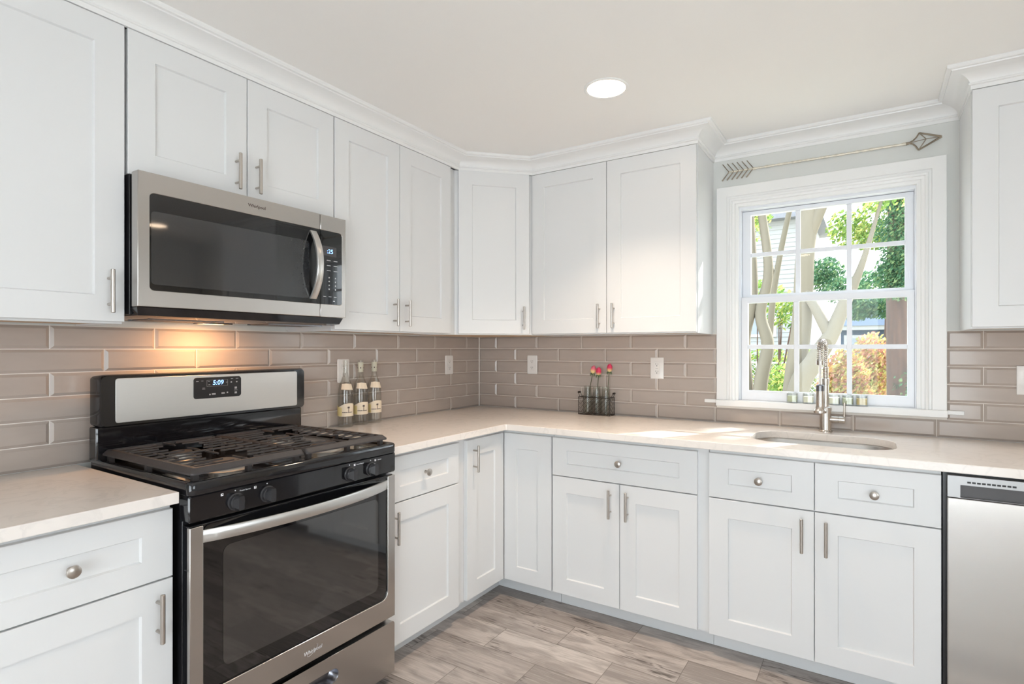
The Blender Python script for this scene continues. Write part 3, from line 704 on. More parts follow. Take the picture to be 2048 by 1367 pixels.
# storage drawer with scooped grip
dw = rr(-14.88, 14.88, 2.3, 10.0, (.15, .15, .5, .5), 5); gp = rr(-4.5, 4.5, 6.2, 8.1, .9, 6)
sd = done(B().plate(dw, [gp], lambda u, v: (u, -26.75, v), (0, 1.6, 0)), 'storage_drawer', 'steel', r, bevel=0.22, segs=3)
def GP(i, y): return [(x, y, z) for x, z in rr(-4.5 + i, 4.5 - i, 6.2 + i, 8.1 - i * .3, .9 - i * .3, 6)]
done(B().rings([GP(-0.02, -26.72), GP(.05, -26.6), GP(.15, -26.0), GP(.5, -25.5)], False, True), 'grip_recess', 'dark_chrome', sd)
# backguard
bgd = done(B().rings([[(x, -2.4, z) for x, z in rr(-15.0, 15.0, 36.5, 40.95, .2, 3)], [(x, -4.2, z) for x, z in rr(-15.0, 15.0, 36.5, 40.95, .2, 3)], [(x, -4.35, z) for x, z in rr(-14.8, 14.8, 36.6, 40.9, .2, 3)]]), 'back_riser', 'black_gloss', r)
hd = done(B().rings([[(x, -2.3, z) for x, z in rr(-14.9, 14.9, 41.0, 47.5, .5, 5)], [(x, -4.9, z) for x, z in rr(-15.0, 15.0, 40.9, 47.7, .7, 5)], [(x, -5.3, z) for x, z in rr(-14.8, 14.8, 41.1, 47.5, .6, 5)]]), 'backguard', 'black_gloss', r, smooth=50)
done(B().plate(rr(-13.25, 13.35, 41.45, 47.2, .3, 4), [], lambda u, v: (u, -5.4, v), (0, .12, 0)), 'backguard_panel', 'steel_bright', hd, bevel=.03)
dp = done(B().rings([[(x, -5.38, z) for x, z in rr(-3.6, 3.5, 43.75, 46.85, .4, 5)], [(x, -5.5, z) for x, z in rr(-3.55, 3.45, 43.8, 46.8, .4, 5)]]), 'control_display', 'black_satin', hd)
lettering('5:09', 'clock_digits', 0.95, 'led_blue', dp, -0.1, -5.51, 46.0, extrude=0.01, shear=0.1)
mk = B()
for (x, z, w, h) in ((-3.1, 46.3, .35, .12), (-2.4, 46.35, .3, .05), (-2.2, 45.3, .35, .05), (-2.2, 45.15, .45, .05), (-1.45, 46.25, .25, .07), (-1.4, 45.75, .25, .07), (1.2, 46.0, .25, .06), (2.0, 46.5, .35, .07), (2.8, 46.5, .4, .07), (1.9, 46.0, .2, .2), (2.75, 46.0, .2, .2), (2.6, 45.1, .35, .3), (2.6, 44.75, .5, .05), (2.6, 44.35, .35, .28), (-.75, 44.35, .55, .22), (.65, 44.4, .5, .22), (-1.3, 44.3, .2, .2), (1.3, 44.45, .2, .2)):
    done(B().box(x - w / 2, x + w / 2, -5.52, -5.5, z - h / 2, z + h / 2), 'key_mark', 'ink_grey', dp, smooth=0)
fl = B()
for (u0, u1, v0, v1) in ((-1.75, 1.35, 46.4, 46.42), (-1.75, 1.35, 45.5, 45.52), (-1.75, -1.73, 45.5, 46.42), (1.33, 1.35, 45.5, 46.42)): fl.box(u0, u1, -5.515, -5.5, v0, v1)
done(fl, 'display_outline', 'ink_grey', dp, smooth=0)

# ------------------------------------------------------------------ over-the-range microwave
MF = 15.6
r = thing('microwave', 'stainless over-the-range microwave above the gas range', 'microwave', (0, -72, 0), LEFT)
done(B().box(-14.95, 14.95, -13.3, -0.45, 55.1, 71.85).box(-14.6, 14.6, -14.0, -13.2, 55.6, 71.5), 'body', 'black_satin', r, bevel=0.08)
# underside: chin, filters, lamp
done(B().rings([[(-14.9, -15.1, 55.95), (14.9, -15.1, 55.95), (14.9, -1, 55.2), (-14.9, -1, 55.2)], [(-14.6, -14.6, 55.0), (14.6, -14.6, 55.0), (14.6, -1, 54.9), (-14.6, -1, 54.9)], [(-14.0, -13.7, 54.75), (14.0, -13.7, 54.75), (14.0, -1, 54.75), (-14.0, -1, 54.75)]]), 'underside', 'black_gloss', r)
for x0, x1 in ((-12.5, -3.5), (3.5, 12.5)):
    m = B()
    for k in range(14): m.box(x0 + (x1 - x0) * k / 14, x0 + (x1 - x0) * (k + .55) / 14, -12.6, -7.6, 54.62, 54.76)
    m.box(x0 - .2, x1 + .2, -12.8, -12.6, 54.6, 54.76).box(x0 - .2, x1 + .2, -7.6, -7.4, 54.6, 54.76)
    done(m, 'grease_filter', 'dark_chrome', r)
lh = done(B().plate(rr(-3.6, 1.2, -7.4, -5.0, .4, 4), [rr(-3.2, .8, -7.1, -5.3, .3, 4)], lambda u, v: (u, v, 54.76), (0, 0, -0.16)), 'lamp_bezel', 'black_satin', r)
done(B().plate(rr(-3.2, .8, -7.1, -5.3, .3, 4), [], lambda u, v: (u, v, 54.72), (0, 0, -0.05)), 'lamp_lens', 'lamp_warm', lh, smooth=0)
area('cooktop_lamp', (6.2, -73.2, 54.55), (4.2, -73.2, 40), 3.5, 1.5, 1.5, (1.0, 0.50, 0.20))
# door and control column: stainless C-frames around black glass
def cframe(xo, xi, z0, z1, g0, g1, t, sgn):
    rad = 0.5; p = [(xi, z0), (xo, z0), (xo, z1), (xi, z1), (xi, g1)]
    xc = xo - sgn * t
    for i in range(7):
        a = PI / 2 * i / 6; p.append((xc - sgn * rad + sgn * rad * math.sin(a), g1 - rad + rad * math.cos(a)))
    for i in range(7):
        a = PI / 2 * i / 6; p.append((xc - sgn * rad + sgn * rad * math.cos(a), g0 + rad - rad * math.sin(a)))
    p.append((xi, g0)); return p
md = done(B().box(-15.0, 10.1, -MF + .1, -14.0, 56.05, 71.85), 'door', 'black_satin', r, bevel=.05)
done(B().plate(cframe(-15.05, 10.12, 56.0, 71.9, 58.0, 69.5, 1.3, -1), [], lambda u, v: (u, -MF, v), (0, 1.5, 0)), 'door_frame', 'steel', md, bevel=.08)
done(B().plate(rr(-13.9, 10.12, 57.9, 69.6, (.4, 0, 0, .4), 4), [], lambda u, v: (u, -MF + .05, v), (0, .2, 0)), 'glass', 'black_glass', md, smooth=0)
done(B().plate(rr(-13.6, 8.2, 58.7, 67.4, .4, 4), [], lambda u, v: (u, -MF + .03, v), (0, .03, 0)), 'door_window', 'microwave_mesh', md, smooth=0)
lettering('Whirlpool', 'lettering', 0.62, 'ink', md, -0.25, -MF - .01, 70.75, extrude=0.015); swoosh(md, -0.45, -MF - .01, 70.7, 0.55, 'steel_bright')
pts = []
for i in range(25):
    t = -1 + 2 * i / 24; z = 63.85 + 5.2 * t; y = -MF - 0.15 - 1.75 * (1 - abs(t) ** 2.2); pts.append([(8.3, y + .35, z), (8.3, y + .06, z), (8.38, y, z), (9.32, y, z), (9.4, y + .06, z), (9.4, y + .35, z)])
done(B().rings(pts), 'handle', 'steel_bright', md, smooth=40)
kp = done(B().box(10.2, 15.0, -MF + .1, -14.0, 56.05, 71.85), 'control_column', 'black_satin', r, bevel=.05)
done(B().plate(cframe(15.05, 10.2, 56.0, 71.9, 58.0, 69.5, .75, 1), [], lambda u, v: (u, -MF, v), (0, 1.5, 0)), 'column_frame', 'steel', kp, bevel=.08)
done(B().plate(rr(10.2, 14.4, 57.9, 69.6, (0, .4, .4, 0), 4), [], lambda u, v: (u, -MF + .05, v), (0, .2, 0)), 'keypad', 'black_glass', kp, smooth=0)
done(B().box(10.5, 13.2, -MF - .0, -MF + .06, 65.6, 67.1), 'display_bezel', 'pocket_grey', kp)
lettering(':25', 'clock_digits', 0.95, 'led_blue', kp, 12.0, -MF - .01, 66.3, extrude=0.005)
mk = B()
KM = [(x, z, .7, .08) for z in (64.9, 64.1, 63.3) for x in (11.75, 13.05)] + [(x, z, .15, .2) for z in (62.2, 61.6, 61.0, 60.4) for x in (11.82, 13.02)] + [(x, 59.2, .5, .07) for x in (11.0, 12.0, 13.0)] + [(12.75, 58.55, .3, .1)]
for x, z, w, h in KM: done(B().box(x - w / 2, x + w / 2, -MF, -MF + .06, z - h / 2, z + h / 2), 'key_mark', 'ink_white', kp, smooth=0)

# ------------------------------------------------------------------ dishwasher
r = thing('dishwasher', 'stainless dishwasher under the right end of the worktop', 'dishwasher', (108.3, 0, 0))
done(B().box(-12.35, 11.9, -24.2, -1, 4.0, 34.7), 'tub', 'black_satin', r)
done(B().box(-11.9, 11.9, -21.5, -20.8, FZ + .02, 4.0), 'kick_plate', 'black_satin', r)
done(B().box(-11.95, 11.85, -25.4, -24.25, 4.2, 31.35), 'door', 'steel_pale', r, bevel=0.1)
stp = rr(-11.95, 11.85, 31.45, 34.3, .1, 3)
cs_ = done(B().plate(stp, [rr(-10.6, 10.5, 31.5, 33.15, .05, 2)], lambda u, v: (u, -25.4, v), (0, 1.1, 0)), 'control_strip', 'strip_grey', r, bevel=.05)
done(B().box(-10.65, 10.55, -24.8, -24.3, 31.46, 33.2), 'pocket_handle', 'pocket_grey', cs_, smooth=0)
m = B()
for k in range(10): m.box(-9.9 + .5 * k, -9.52 + .5 * k, -25.43, -25.38, 33.45, 33.68)
done(m, 'vent_slots', 'vent_black', cs_, smooth=0)

# ------------------------------------------------------------------ recessed ceiling lights
CANW = 6.3
def can(x, y, label):
    r = thing('recessed_light', label, 'ceiling light', (x, y, CEIL), 0, 'round recessed ceiling lights')
    done(B().lathe([(3.55, -0.01), (3.55, -0.10), (3.4, -0.2), (3.05, -0.16), (2.98, -0.02)], (0, 0, 0), 40, cap0=False, cap1=False), 'trim_ring', 'trim_paint', r)
    done(B().lathe([(2.98, -0.10), (2.9, -0.11), (0.1, -0.12)], (0, 0, 0), 40, cap0=False), 'lens', 'lamp_lens', r)
    a = area('downlight', (x, y, CEIL - .3), (x, y, 0), 5.6, 5.6, CANW, (1.0, 0.80, 0.62), shape='DISK'); a.data.spread = math.radians(102)
    return r
can(52.1, -36.0, 'lit recessed light in the ceiling above the corner worktop')
can(147, -26, 'lit recessed light near the right-hand wall, reflected in the microwave glass')
can(62, -150, 'added recessed light in the ceiling behind the camera, on the range side')  # unseen lamp, added to brighten the room
can(122, -120, 'added recessed light in the ceiling beside the camera')  # another unseen lamp added for brightness

# ------------------------------------------------------------------ outlets
def outlet(label, loc, rotz, style):
    r = thing('wall_outlet', label, 'outlet', loc, rotz, 'white wall outlets on the tile')
    if style == 'round':
        L = lambda i, y: [(x, y, z) for x, z in rr(-1.42 + i, 1.42 - i, -2.3 + i, 2.3 - i, .25, 4)]
        done(B().rings([L(0, 0), L(0, -.12), L(.12, -.24)]), 'plate', 'plastic_white', r)
        for s in (-.78, .78):
            q = done(B().rings([[(x, -.2, z + s) for x, z in rr(-.66, .66, -.58, .58, .4, 4)], [(x, -.30, z + s) for x, z in rr(-.64, .64, -.56, .56, .4, 4)]]), 'receptacle', 'plastic_white', r)
            done(B().box(-.28, -.2, -.31, -.29, s - .02, s + .3).box(.2, .28, -.31, -.29, s + .02, s + .26).lathe([(.1, 0.295), (.1, .31)], (0, 0, s - .25), 10, '-y'), 'slots', 'plastic_slot', q, smooth=0)
    else:
        L = lambda i, y: [(x, y, z) for x, z in rr(-1.45 + i, 1.45 - i, -2.3 + i, 2.3 - i, .08, 3)]
        done(B().rings([L(0, 0), L(0, -.14), L(.08, -.2)]), 'plate', 'plastic_white', r)
        q = done(B().box(-.66, .66, -.27, -.19, -1.32, 1.32), 'insert', 'plastic_white', r, bevel=.03)
        if style == 'decora':
            m = B()
            for s in (-.8, .75): m.box(-.28, -.2, -.29, -.265, s - .02, s + .28).box(.2, .28, -.29, -.265, s + .02, s + .24).lathe([(.1, 0.265), (.1, .29)], (0, 0, s - .25), 10, '-y')
            m.box(-.3, .3, -.29, -.265, -.1, -.06)
            done(m, 'slots', 'plastic_slot', q, smooth=0)
        else:
            done(B().rings([[(x, -.26, z) for x, z in rr(-.58, .58, -1.2, 1.2, .05, 2)], [(-.55, -.42, 1.15), (-.55, -.3, -1.15), (.55, -.3, -1.15), (.55, -.42, 1.15)][:4]], False, True) if False else B().box(-.56, .56, -.36, -.26, -1.18, 1.18), 'rocker', 'plastic_white', q, bevel=.04)
    return r
outlet('white outlet on the range wall behind the bottles', (0.34, -44.8, 46.7), LEFT, 'round')
outlet('white outlet on the range wall near the corner', (0.34, -12.75, 47.05), LEFT, 'round')
outlet('white rounded outlet on the window wall near the corner', (16.75, -0.34, 47.05), 0, 'round')
outlet('square-cornered white outlet between the roses and the window', (48.45, -0.34, 46.8), 0, 'decora')
outlet('white rocker wall switch at the right edge, over the dishwasher', (108.95, -0.34, 46.0), 0, 'switch')

# ------------------------------------------------------------------ three bottles
def bottle(label, x, y, cap, ang):
    r = thing('wine_bottle', label, 'bottle', (x, y, TOPZ + .01), 0, 'clear bottles right of the range')
    outp = [(0.0, 0.0), (1.25, 0.0), (1.42, .12), (1.45, .4), (1.43, 6.0), (1.36, 7.0), (1.15, 7.9), (.82, 8.7), (.58, 9.4), (.47, 10.2), (.44, 11.2), (.44, 11.9), (.52, 11.95), (.52, 12.3), (.44, 12.35)]
    inn = [(.36, 12.35), (.36, 10.2), (.5, 9.3), (.74, 8.6), (1.06, 7.85), (1.28, 7.0), (1.35, 6.0), (1.35, .6), (1.0, .45), (.3, .75), (0.02, .85)]
    done(B().lathe([(max(a, .02), b_) for a, b_ in outp + inn], n=32, cap0=True, cap1=True), 'glass', 'bottle_glass', r, smooth=60)
    def wrap(a0, a1, zf0, zf1, rad, n=16, zb=None):
        b = B(); L = []
        for i in range(n + 1):
            t = i / n; a = ang + math.radians(a0 + (a1 - a0) * t); q0, q1 = zf0(t), zf1(t)
            L.append([(rad(q0) * math.cos(a), rad(q0) * math.sin(a), q0), (rad(q1) * math.cos(a), rad(q1) * math.sin(a), q1), ((rad(q1) - .02) * math.cos(a), (rad(q1) - .02) * math.sin(a), q1), ((rad(q0) - .02) * math.cos(a), (rad(q0) - .02) * math.sin(a), q0)])
        return b.rings(L)
    R1 = lambda z: 1.475
    lab = done(wrap(-62, 75, lambda t: 2.05, lambda t: 3.7 + 0.75 * math.sin(min(1, t * 1.25) * PI * .62) - .5 * (t > .9) * (t - .9) * 6, R1), 'label', 'label_cream', r, smooth=60)
    done(wrap(-105, -28, lambda t: 2.1, lambda t: 4.0 - .35 * t, lambda z: 1.495), 'side_label', 'label_yellow', r, smooth=60)
    ic = B(); a = ang + math.radians(22); c, s_ = math.cos(a), math.sin(a); t_ = Vector((-s_, c, 0)); n_ = Vector((c, s_, 0)) * 1.49
    def P2(u, z, d=0.0): th = u / 1.49; return (1.49 * math.cos(a + th) + d * c, 1.49 * math.sin(a + th) + d * s_, z)
    ic.rings([[P2(-.06, 2.7), P2(.06, 2.7), P2(.05, 3.5), P2(-.05, 3.5)], [P2(-.06, 2.7, .01), P2(.06, 2.7, .01), P2(.05, 3.5, .01), P2(-.05, 3.5, .01)]])
    ic.rings([[P2((.34, .17)[k % 2] * math.cos(k * PI / 8), 3.66 + (.27, .13)[k % 2] * math.sin(k * PI / 8)) for k in range(16)], [P2((.33, .16)[k % 2] * math.cos(k * PI / 8), 3.66 + (.26, .12)[k % 2] * math.sin(k * PI / 8), .01) for k in range(16)]])
    for u0, u1 in ((-1.2, -.95), (-.9, -.6), (-.55, -.3), (-.2, -.1), (.12, .5), (.56, .8)): ic.rings([[P2(u0, 2.72), P2(u1, 2.72), P2(u1, 2.84), P2(u0, 2.84)], [P2(u0, 2.72, .01), P2(u1, 2.72, .01), P2(u1, 2.84, .01), P2(u0, 2.84, .01)]])
    done(ic, 'tree_emblem', 'ink', lab, smooth=0)
    prof = lambda z: (1.40 - (z - 7.0) * .33 if z < 7.9 else 1.17 - (z - 7.9) * .42) + .03
    nl = done(wrap(-35, 62, lambda t: 7.0 - .15 * t, lambda t: 8.1 - .25 * abs(t - .4), prof), 'neck_label', 'label_cream', r, smooth=60)
    if cap:
        done(B().lathe([(.50, 10.05), (.52, 10.1), (.52, 10.2), (.49, 10.25), (.49, 10.4), (.53, 10.42), (.55, 11.85), (.54, 11.9)], n=24, cap0=False, cap1=False), 'capsule', 'capsule', r, smooth=50)
        d = B()
        for k in range(4):
            an = ang + .5 + k * 1.4; d.lathe([(.11, 0), (.11, .02)], (0, 0, 0), 8, 'x')
        for v in d.bm.verts: pass
        d = B()
        for k in range(5):
            an = ang - 1.3 + k * 1.3; cx, cy = .55 * math.cos(an), .55 * math.sin(an); tx, ty = -math.sin(an), math.cos(an)
            ring0 = [(cx + tx * .11 * math.cos(q * PI / 4), cy + ty * .11 * math.cos(q * PI / 4), 10.85 + .15 * math.sin(q * PI / 4)) for q in range(8)]
            d.rings([ring0, [(p[0] + .015 * math.cos(an), p[1] + .015 * math.sin(an), p[2]) for p in ring0]])
        done(d, 'capsule_dots', 'ink', r, smooth=0)
    r.scale = (1, 1, 1.035)
    return r
BA = math.radians(-40)
bottle('clear bare-necked bottle, nearest the range', 2.1, -45.65, False, BA)
bottle('clear bottle with cream neck wrap, middle of three', 2.1, -41.95, True, BA)
bottle('clear bottle with cream neck wrap, farthest from the range', 2.1, -38.4, True, BA)

# ------------------------------------------------------------------ wire basket, three jars, three roses
BX0, BX1, BY0, BY1 = 31.05, 38.75, -3.6, -0.95
cx, cy = (BX0 + BX1) / 2, (BY0 + BY1) / 2
r = thing('wire_basket', 'small dark wire basket holding three glass vases', 'basket', (cx, cy, TOPZ))
hw, hd_ = (BX1 - BX0) / 2, (BY1 - BY0) / 2
b = B()
for z in (.08, 4.0):
    b.tube([(-hw, -hd_, z), (hw, -hd_, z), (hw, hd_, z), (-hw, hd_, z), (-hw, -hd_, z)], .085, 6)
for x in (-hw, 0, hw):
    for y in (-hd_, hd_): b.cyl((x, y, .08), (x, y, 4.0), .065, 6)
for i in range(9):
    b.cyl((-hw + (2 * hw) * i / 8, -hd_, .08), (-hw + (2 * hw) * i / 8, hd_, .08), .03, 5)
fr_ = done(b, 'basket_frame', 'wire_brown', r)
m = B(); st = 0.98
def mesh_side(p0, p1):
    L = (Vector(p1) - Vector(p0)).length; d = (Vector(p1) - Vector(p0)).normalized(); H = 3.9; k = -H
    while k < L:
        for s in (1, -1):
            a0, a1 = k, k + H; z0, z1 = .1, .1 + H
            if a0 < 0: z0 += -a0; a0 = 0
            if a1 > L: z1 -= a1 - L; a1 = L
            if a1 > a0:
                za, zb = (z0, z1) if s > 0 else (.1 + H + .1 - z0, .1 + H + .1 - z1)
                m.cyl(Vector(p0) + d * a0 + Vector((0, 0, za)), Vector(p0) + d * a1 + Vector((0, 0, zb)), .024, 4)
        k += st
mesh_side((-hw, -hd_, 0), (hw, -hd_, 0)); mesh_side((-hw, hd_, 0), (hw, hd_, 0)); mesh_side((-hw, -hd_, 0), (-hw, hd_, 0)); mesh_side((hw, -hd_, 0), (hw, hd_, 0))
done(m, 'chicken_wire', 'wire_brown', r, smooth=0)
for s in (-1, 1):
    h = done(B().tube([(s * hw, -.6, 4.0), (s * (hw + .35), -.6, 4.8), (s * (hw + .45), -.55, 5.0), (s * (hw + .45), .55, 5.0), (s * (hw + .35), .6, 4.8), (s * hw, .6, 4.0)], .055, 6), 'handle', 'wire_brown', r)
    done(B().tube([(s * (hw + .45), -.55, 5.0), (s * (hw + .45), -.45, 5.0), (s * (hw + .45), .45, 5.0), (s * (hw + .45), .55, 5.0)], [.16, .22, .22, .16], 10), 'grip', 'wire_brown', h)
JX = [32.75, 35.0, 37.25]
jl = ['small clear glass vase, left in the wire basket', 'small clear glass vase, middle in the wire basket', 'small clear glass vase, right in the wire basket']
for x, lb_ in zip(JX, jl):
    p = [(.02, .0), (.95, .0), (1.05, .15), (1.05, 3.6), (.95, 4.3), (.88, 4.8), (.84, 5.2), (.84, 6.0), (.90, 6.08), (.90, 6.3), (.82, 6.3), (.77, 6.05), (.77, 5.2), (.80, 4.8), (.88, 4.3), (.98, 3.6), (.98, .3), (.02, .25)]
    o = done(B().lathe(p, n=24), 'glass_vase', 'jar_glass', None, smooth=60, loc=(x, cy - .02, TOPZ + .12)); tag(o, lb_, 'vase', 'three glass vases in the wire basket')
def rose(label, base, top, lean, pale, seed):
    random.seed(seed)
    bx, by, bz = base; tx, ty, tz = top
    r = thing('rose', label, 'flower', (bx, by, bz), 0, 'three pink and yellow roses')
    T = Vector((tx - bx, ty - by, tz - bz)); d = T.normalized()
    done(B().tube([(0, 0, 0), tuple(T * .35 + Vector((.04, 0, 0))), tuple(T * .7 + Vector((-.03, 0, 0))), tuple(T)], [.085, .08, .075, .09], 8), 'stem', 'stem_green', r)
    q = d.to_track_quat('Z', 'Y')
    pb = B(); cl = pb.bm.loops.layers.float_color.new('rnd')
    def petal(a, rb, rm, rt, h, w, z0):
        rows = []
        for i in range(7):
            t = i / 6; rad = rb + (rm - rb) * math.sin(min(1, t * 2.4) * PI / 2) + (rt - rm) * max(0, t - .5) / .5
            ww = w * (0.55 + .45 * math.sin(PI * min(.93, t * .9 + .1))) * (1 if t < .9 else .8); row = []
            for k in range(5):
                th = a + ww * (k - 2) / 2; zz = z0 + h * t - (.05 * abs(k - 2) ** 1.5 if t > .8 else 0)
                row.append(pb.bm.verts.new(q @ Vector((rad * math.cos(th), rad * math.sin(th), zz)) + T))
            rows.append(row)
        for i in range(6):
            for k in range(4):
                fc = pb.f([rows[i][k], rows[i][k + 1], rows[i + 1][k + 1], rows[i + 1][k]])
                for l, tt in zip(fc.loops, (i / 6, i / 6, (i + 1) / 6, (i + 1) / 6)):
                    u = max(0, min(1, (tt - (.12 + .36 * pale)) / .34)); y_ = Vector((.86, .66, .30)); p_ = Vector((.78, .04, .13)) if pale < .5 else Vector((.85, .16, .24))
                    c = y_.lerp(p_, u); l[cl] = (c.x, c.y, c.z, 1)
    for i in range(5): petal(i * 2 * PI / 5 + .2, .1, .62, .52, 1.6, 1.0, .0)
    for i in range(4): petal(i * 2 * PI / 4 + .6, .08, .50, .36, 1.8, 1.15, .03)
    for i in range(3): petal(i * 2 * PI / 3 + .1, .06, .30, .18, 1.9, 1.1, .06)
    done(pb, 'bloom', 'petal', r, smooth=80)
    sb_ = B()
    for i in range(5):
        a = i * 2 * PI / 5 + .5; u = Vector((math.cos(a), math.sin(a), 0)); w_ = Vector((-math.sin(a), math.cos(a), 0))
        L = []
        for t, rr_, zz, ww in ((0, .08, -.02, .12), (.4, .46, .06, .20), (.75, .62, -.22, .14), (1, .66, -.62, .02)):
            cpt = u * rr_ + Vector((0, 0, zz)); L.append([q @ (cpt - w_ * ww) + T, q @ (cpt + w_ * ww) + T, q @ (cpt + w_ * ww + Vector((0, 0, .03))) + T, q @ (cpt - w_ * ww + Vector((0, 0, .03))) + T])
        sb_.rings(L)
    sb_.lathe([(.08, -.15), (.17, -.03), (.17, .06), (.05, .1)], n=10)
    n0 = 5 * 16
    for v in list(sb_.bm.verts)[n0:]: v.co = q @ v.co + T
    done(sb_, 'sepals', 'sepal_green', r, smooth=60)
zb = TOPZ + .45
rose('rose with pale yellow and pink bloom, left in the basket', (JX[0] - .5, cy, zb), (34.0, -2.35, 45.3), 0, 0.8, 3)
rose('rose with deep pink bloom, middle in the basket', (JX[1] - .1, cy, zb), (35.45, -2.35, 44.95), 0, 0.0, 4)
rose('tallest rose with pink and yellow bloom, right in the basket', (JX[2] + .0, cy, zb), (38.1, -2.35, 45.75), 0, 0.35, 5)
random.seed(11)

# ------------------------------------------------------------------ candles on the window stool
cnd = [(75.0, 'wax_sage', 'sage green candle in square glass, leftmost on the window stool'), (77.75, 'wax_cream', 'cream candle in square glass, left of the faucet'),
       (82.0, 'wax_cream', 'cream candle in square glass, right of the faucet'), (84.15, 'wax_sage', 'sage green candle in square glass, right of the faucet'), (86.35, 'wax_mustard', 'mustard yellow candle in square glass, rightmost on the window stool')]
for x, m_, lb_ in cnd:
    r = thing('jar_candle', lb_, 'candle', (x, -.25, 40.66), 0, 'square glass candles on the window stool')
    L = lambda i, z: [(a, b_, z) for a, b_ in rr(-.93 + i, .93 - i, -.93 + i, .93 - i, .22, 3)]
    done(B().rings([L(0.05, 0), L(0, .06), L(0, 1.85), L(.04, 1.88), L(.1, 1.85), L(.1, .25)]), 'glass', 'jar_glass', r)
    wx = done(B().rings([L(.11, .26), L(.11, 1.35)]), 'wax', m_, r)
    done(B().cyl((0, 0, 1.35), (.02, 0, 1.6), .03, 6), 'wick', 'ink', wx)

# ------------------------------------------------------------------ arrow ornament above the window
r = thing('arrow_ornament', 'antique metal arrow ornament hung above the window', 'wall decoration', (80, -0.02, 86.8))
AY = -.35
b = B(); n = 60; pts = []; rs = []
for i in range(n + 1):
    t = i / n; pts.append((-12.2 + 25.6 * t, AY, -.08 + .02 * math.sin(9 * t))); rs.append(.21 + .05 * math.sin(i * 2.3) + .03 * math.sin(i * 1.1))
done(B().tube(pts, rs, 8), 'shaft', 'shaft_metal', r)
b = B()
for k in range(6):
    x = -16.6 + .93 * k
    b.tube([(x - 1.25, AY, 1.75), (x, AY - .1, 0.0), (x - 1.35, AY, -1.6)], [.09, .11, .13], 6)
done(b, 'fletching', 'antique_metal', r)
done(B().tube([(-16.7, AY, 0), (-11.9, AY, -.05)], .19, 8), 'fletching_spine', 'shaft_metal', r)
h = B()
tip = (17.9, AY, .2); top_ = (14.8, AY, 1.45); bot = (14.7, AY, -1.5); nk = (13.2, AY, -.05)
h.tube([nk, (13.9, AY, .25), (14.4, AY, .75), top_], .13, 6).tube([nk, (13.9, AY, -.3), (14.3, AY, -.75), bot], .13, 6)
h.tube([top_, tip], [.14, .18], 6).tube([bot, tip], [.14, .18], 6).tube([top_, (15.75, AY - .35, .12), bot], .09, 6).tube([nk, (15.75, AY - .35, .12), tip], .06, 6)
h.tube([(12.9, AY, -.1), (13.7, AY, .0)], [.28, .18], 8)
done(h, 'arrowhead', 'antique_metal', r)
done(B().cyl((-11, AY, -.08), (-11, 0, -.08), .06, 6).cyl((12, AY, -.07), (12, 0, -.07), .06, 6), 'wall_pins', 'antique_metal', r)

# ------------------------------------------------------------------ outside
gnd = B(); gz = -26
gnd.box(-900, 1500, 8, 1800, gz - 10, gz); o = done(gnd, 'ground', 'lawn', smooth=0); o['kind'] = 'structure'
def foliage(b, blobs, n, size, flat=0.0):
    for _ in range(n):
        c, rad = random.choice(blobs); v = Vector((random.gauss(0, 1), random.gauss(0, 1), random.gauss(0, 1))); v.normalize(); v *= random.random() ** .4
        p = Vector(c) + Vector((v.x * rad[0], v.y * rad[1], v.z * rad[2]))
        s = size * random.uniform(.6, 1.4); a = Vector((random.gauss(0, 1), random.gauss(0, 1), random.gauss(0, .7))).normalized(); t = a.orthogonal().normalized(); w = a.cross(t)
        vs = [b.bm.verts.new(p + q) for q in (-t * s, w * s * .45, t * s, -w * s * .45)]
        m = b.bm.verts.new(p + a * s * .15)
        for i in range(4): b.f([vs[i], vs[(i + 1) % 4], m])
    return b
def curve(pts, n=6):
    out = []; P = [Vector(p) for p in pts]; P = [P[0] * 2 - P[1]] + P + [P[-1] * 2 - P[-2]]
    for i in range(1, len(P) - 2):
        for k in range(n):
            t = k / n; out.append(0.5 * ((2 * P[i]) + (-P[i - 1] + P[i + 1]) * t + (2 * P[i - 1] - 5 * P[i] + 4 * P[i + 1] - P[i + 2]) * t * t + (-P[i - 1] + 3 * P[i] - 3 * P[i + 1] + P[i + 2]) * t ** 3))
    out.append(P[-2]); return out
def tree(name, label, cat, base, limbs, bark, leaves, leafmat, n, size, group='trees outside the window'):
    r = thing(name, label, cat, base, 0, group)
    for pts, r0, r1 in limbs:
        P = curve([tuple(Vector(p) - Vector(base)) for p in pts]); k = len(P)
        done(B().tube(P, [r0 + (r1 - r0) * i / (k - 1) for i in range(k)], 12), 'trunk' if pts[0][2] < 0 else 'branch', bark, r, smooth=60)
    if leaves:
        b = foliage(B(), [(tuple(Vector(c) - Vector(base)), q) for c, q in leaves], int(n * (1.6 if size < 3.5 else 1)), size * (.75 if size < 3.5 else 1)); done(b, 'foliage', leafmat, r, smooth=0)
    return r
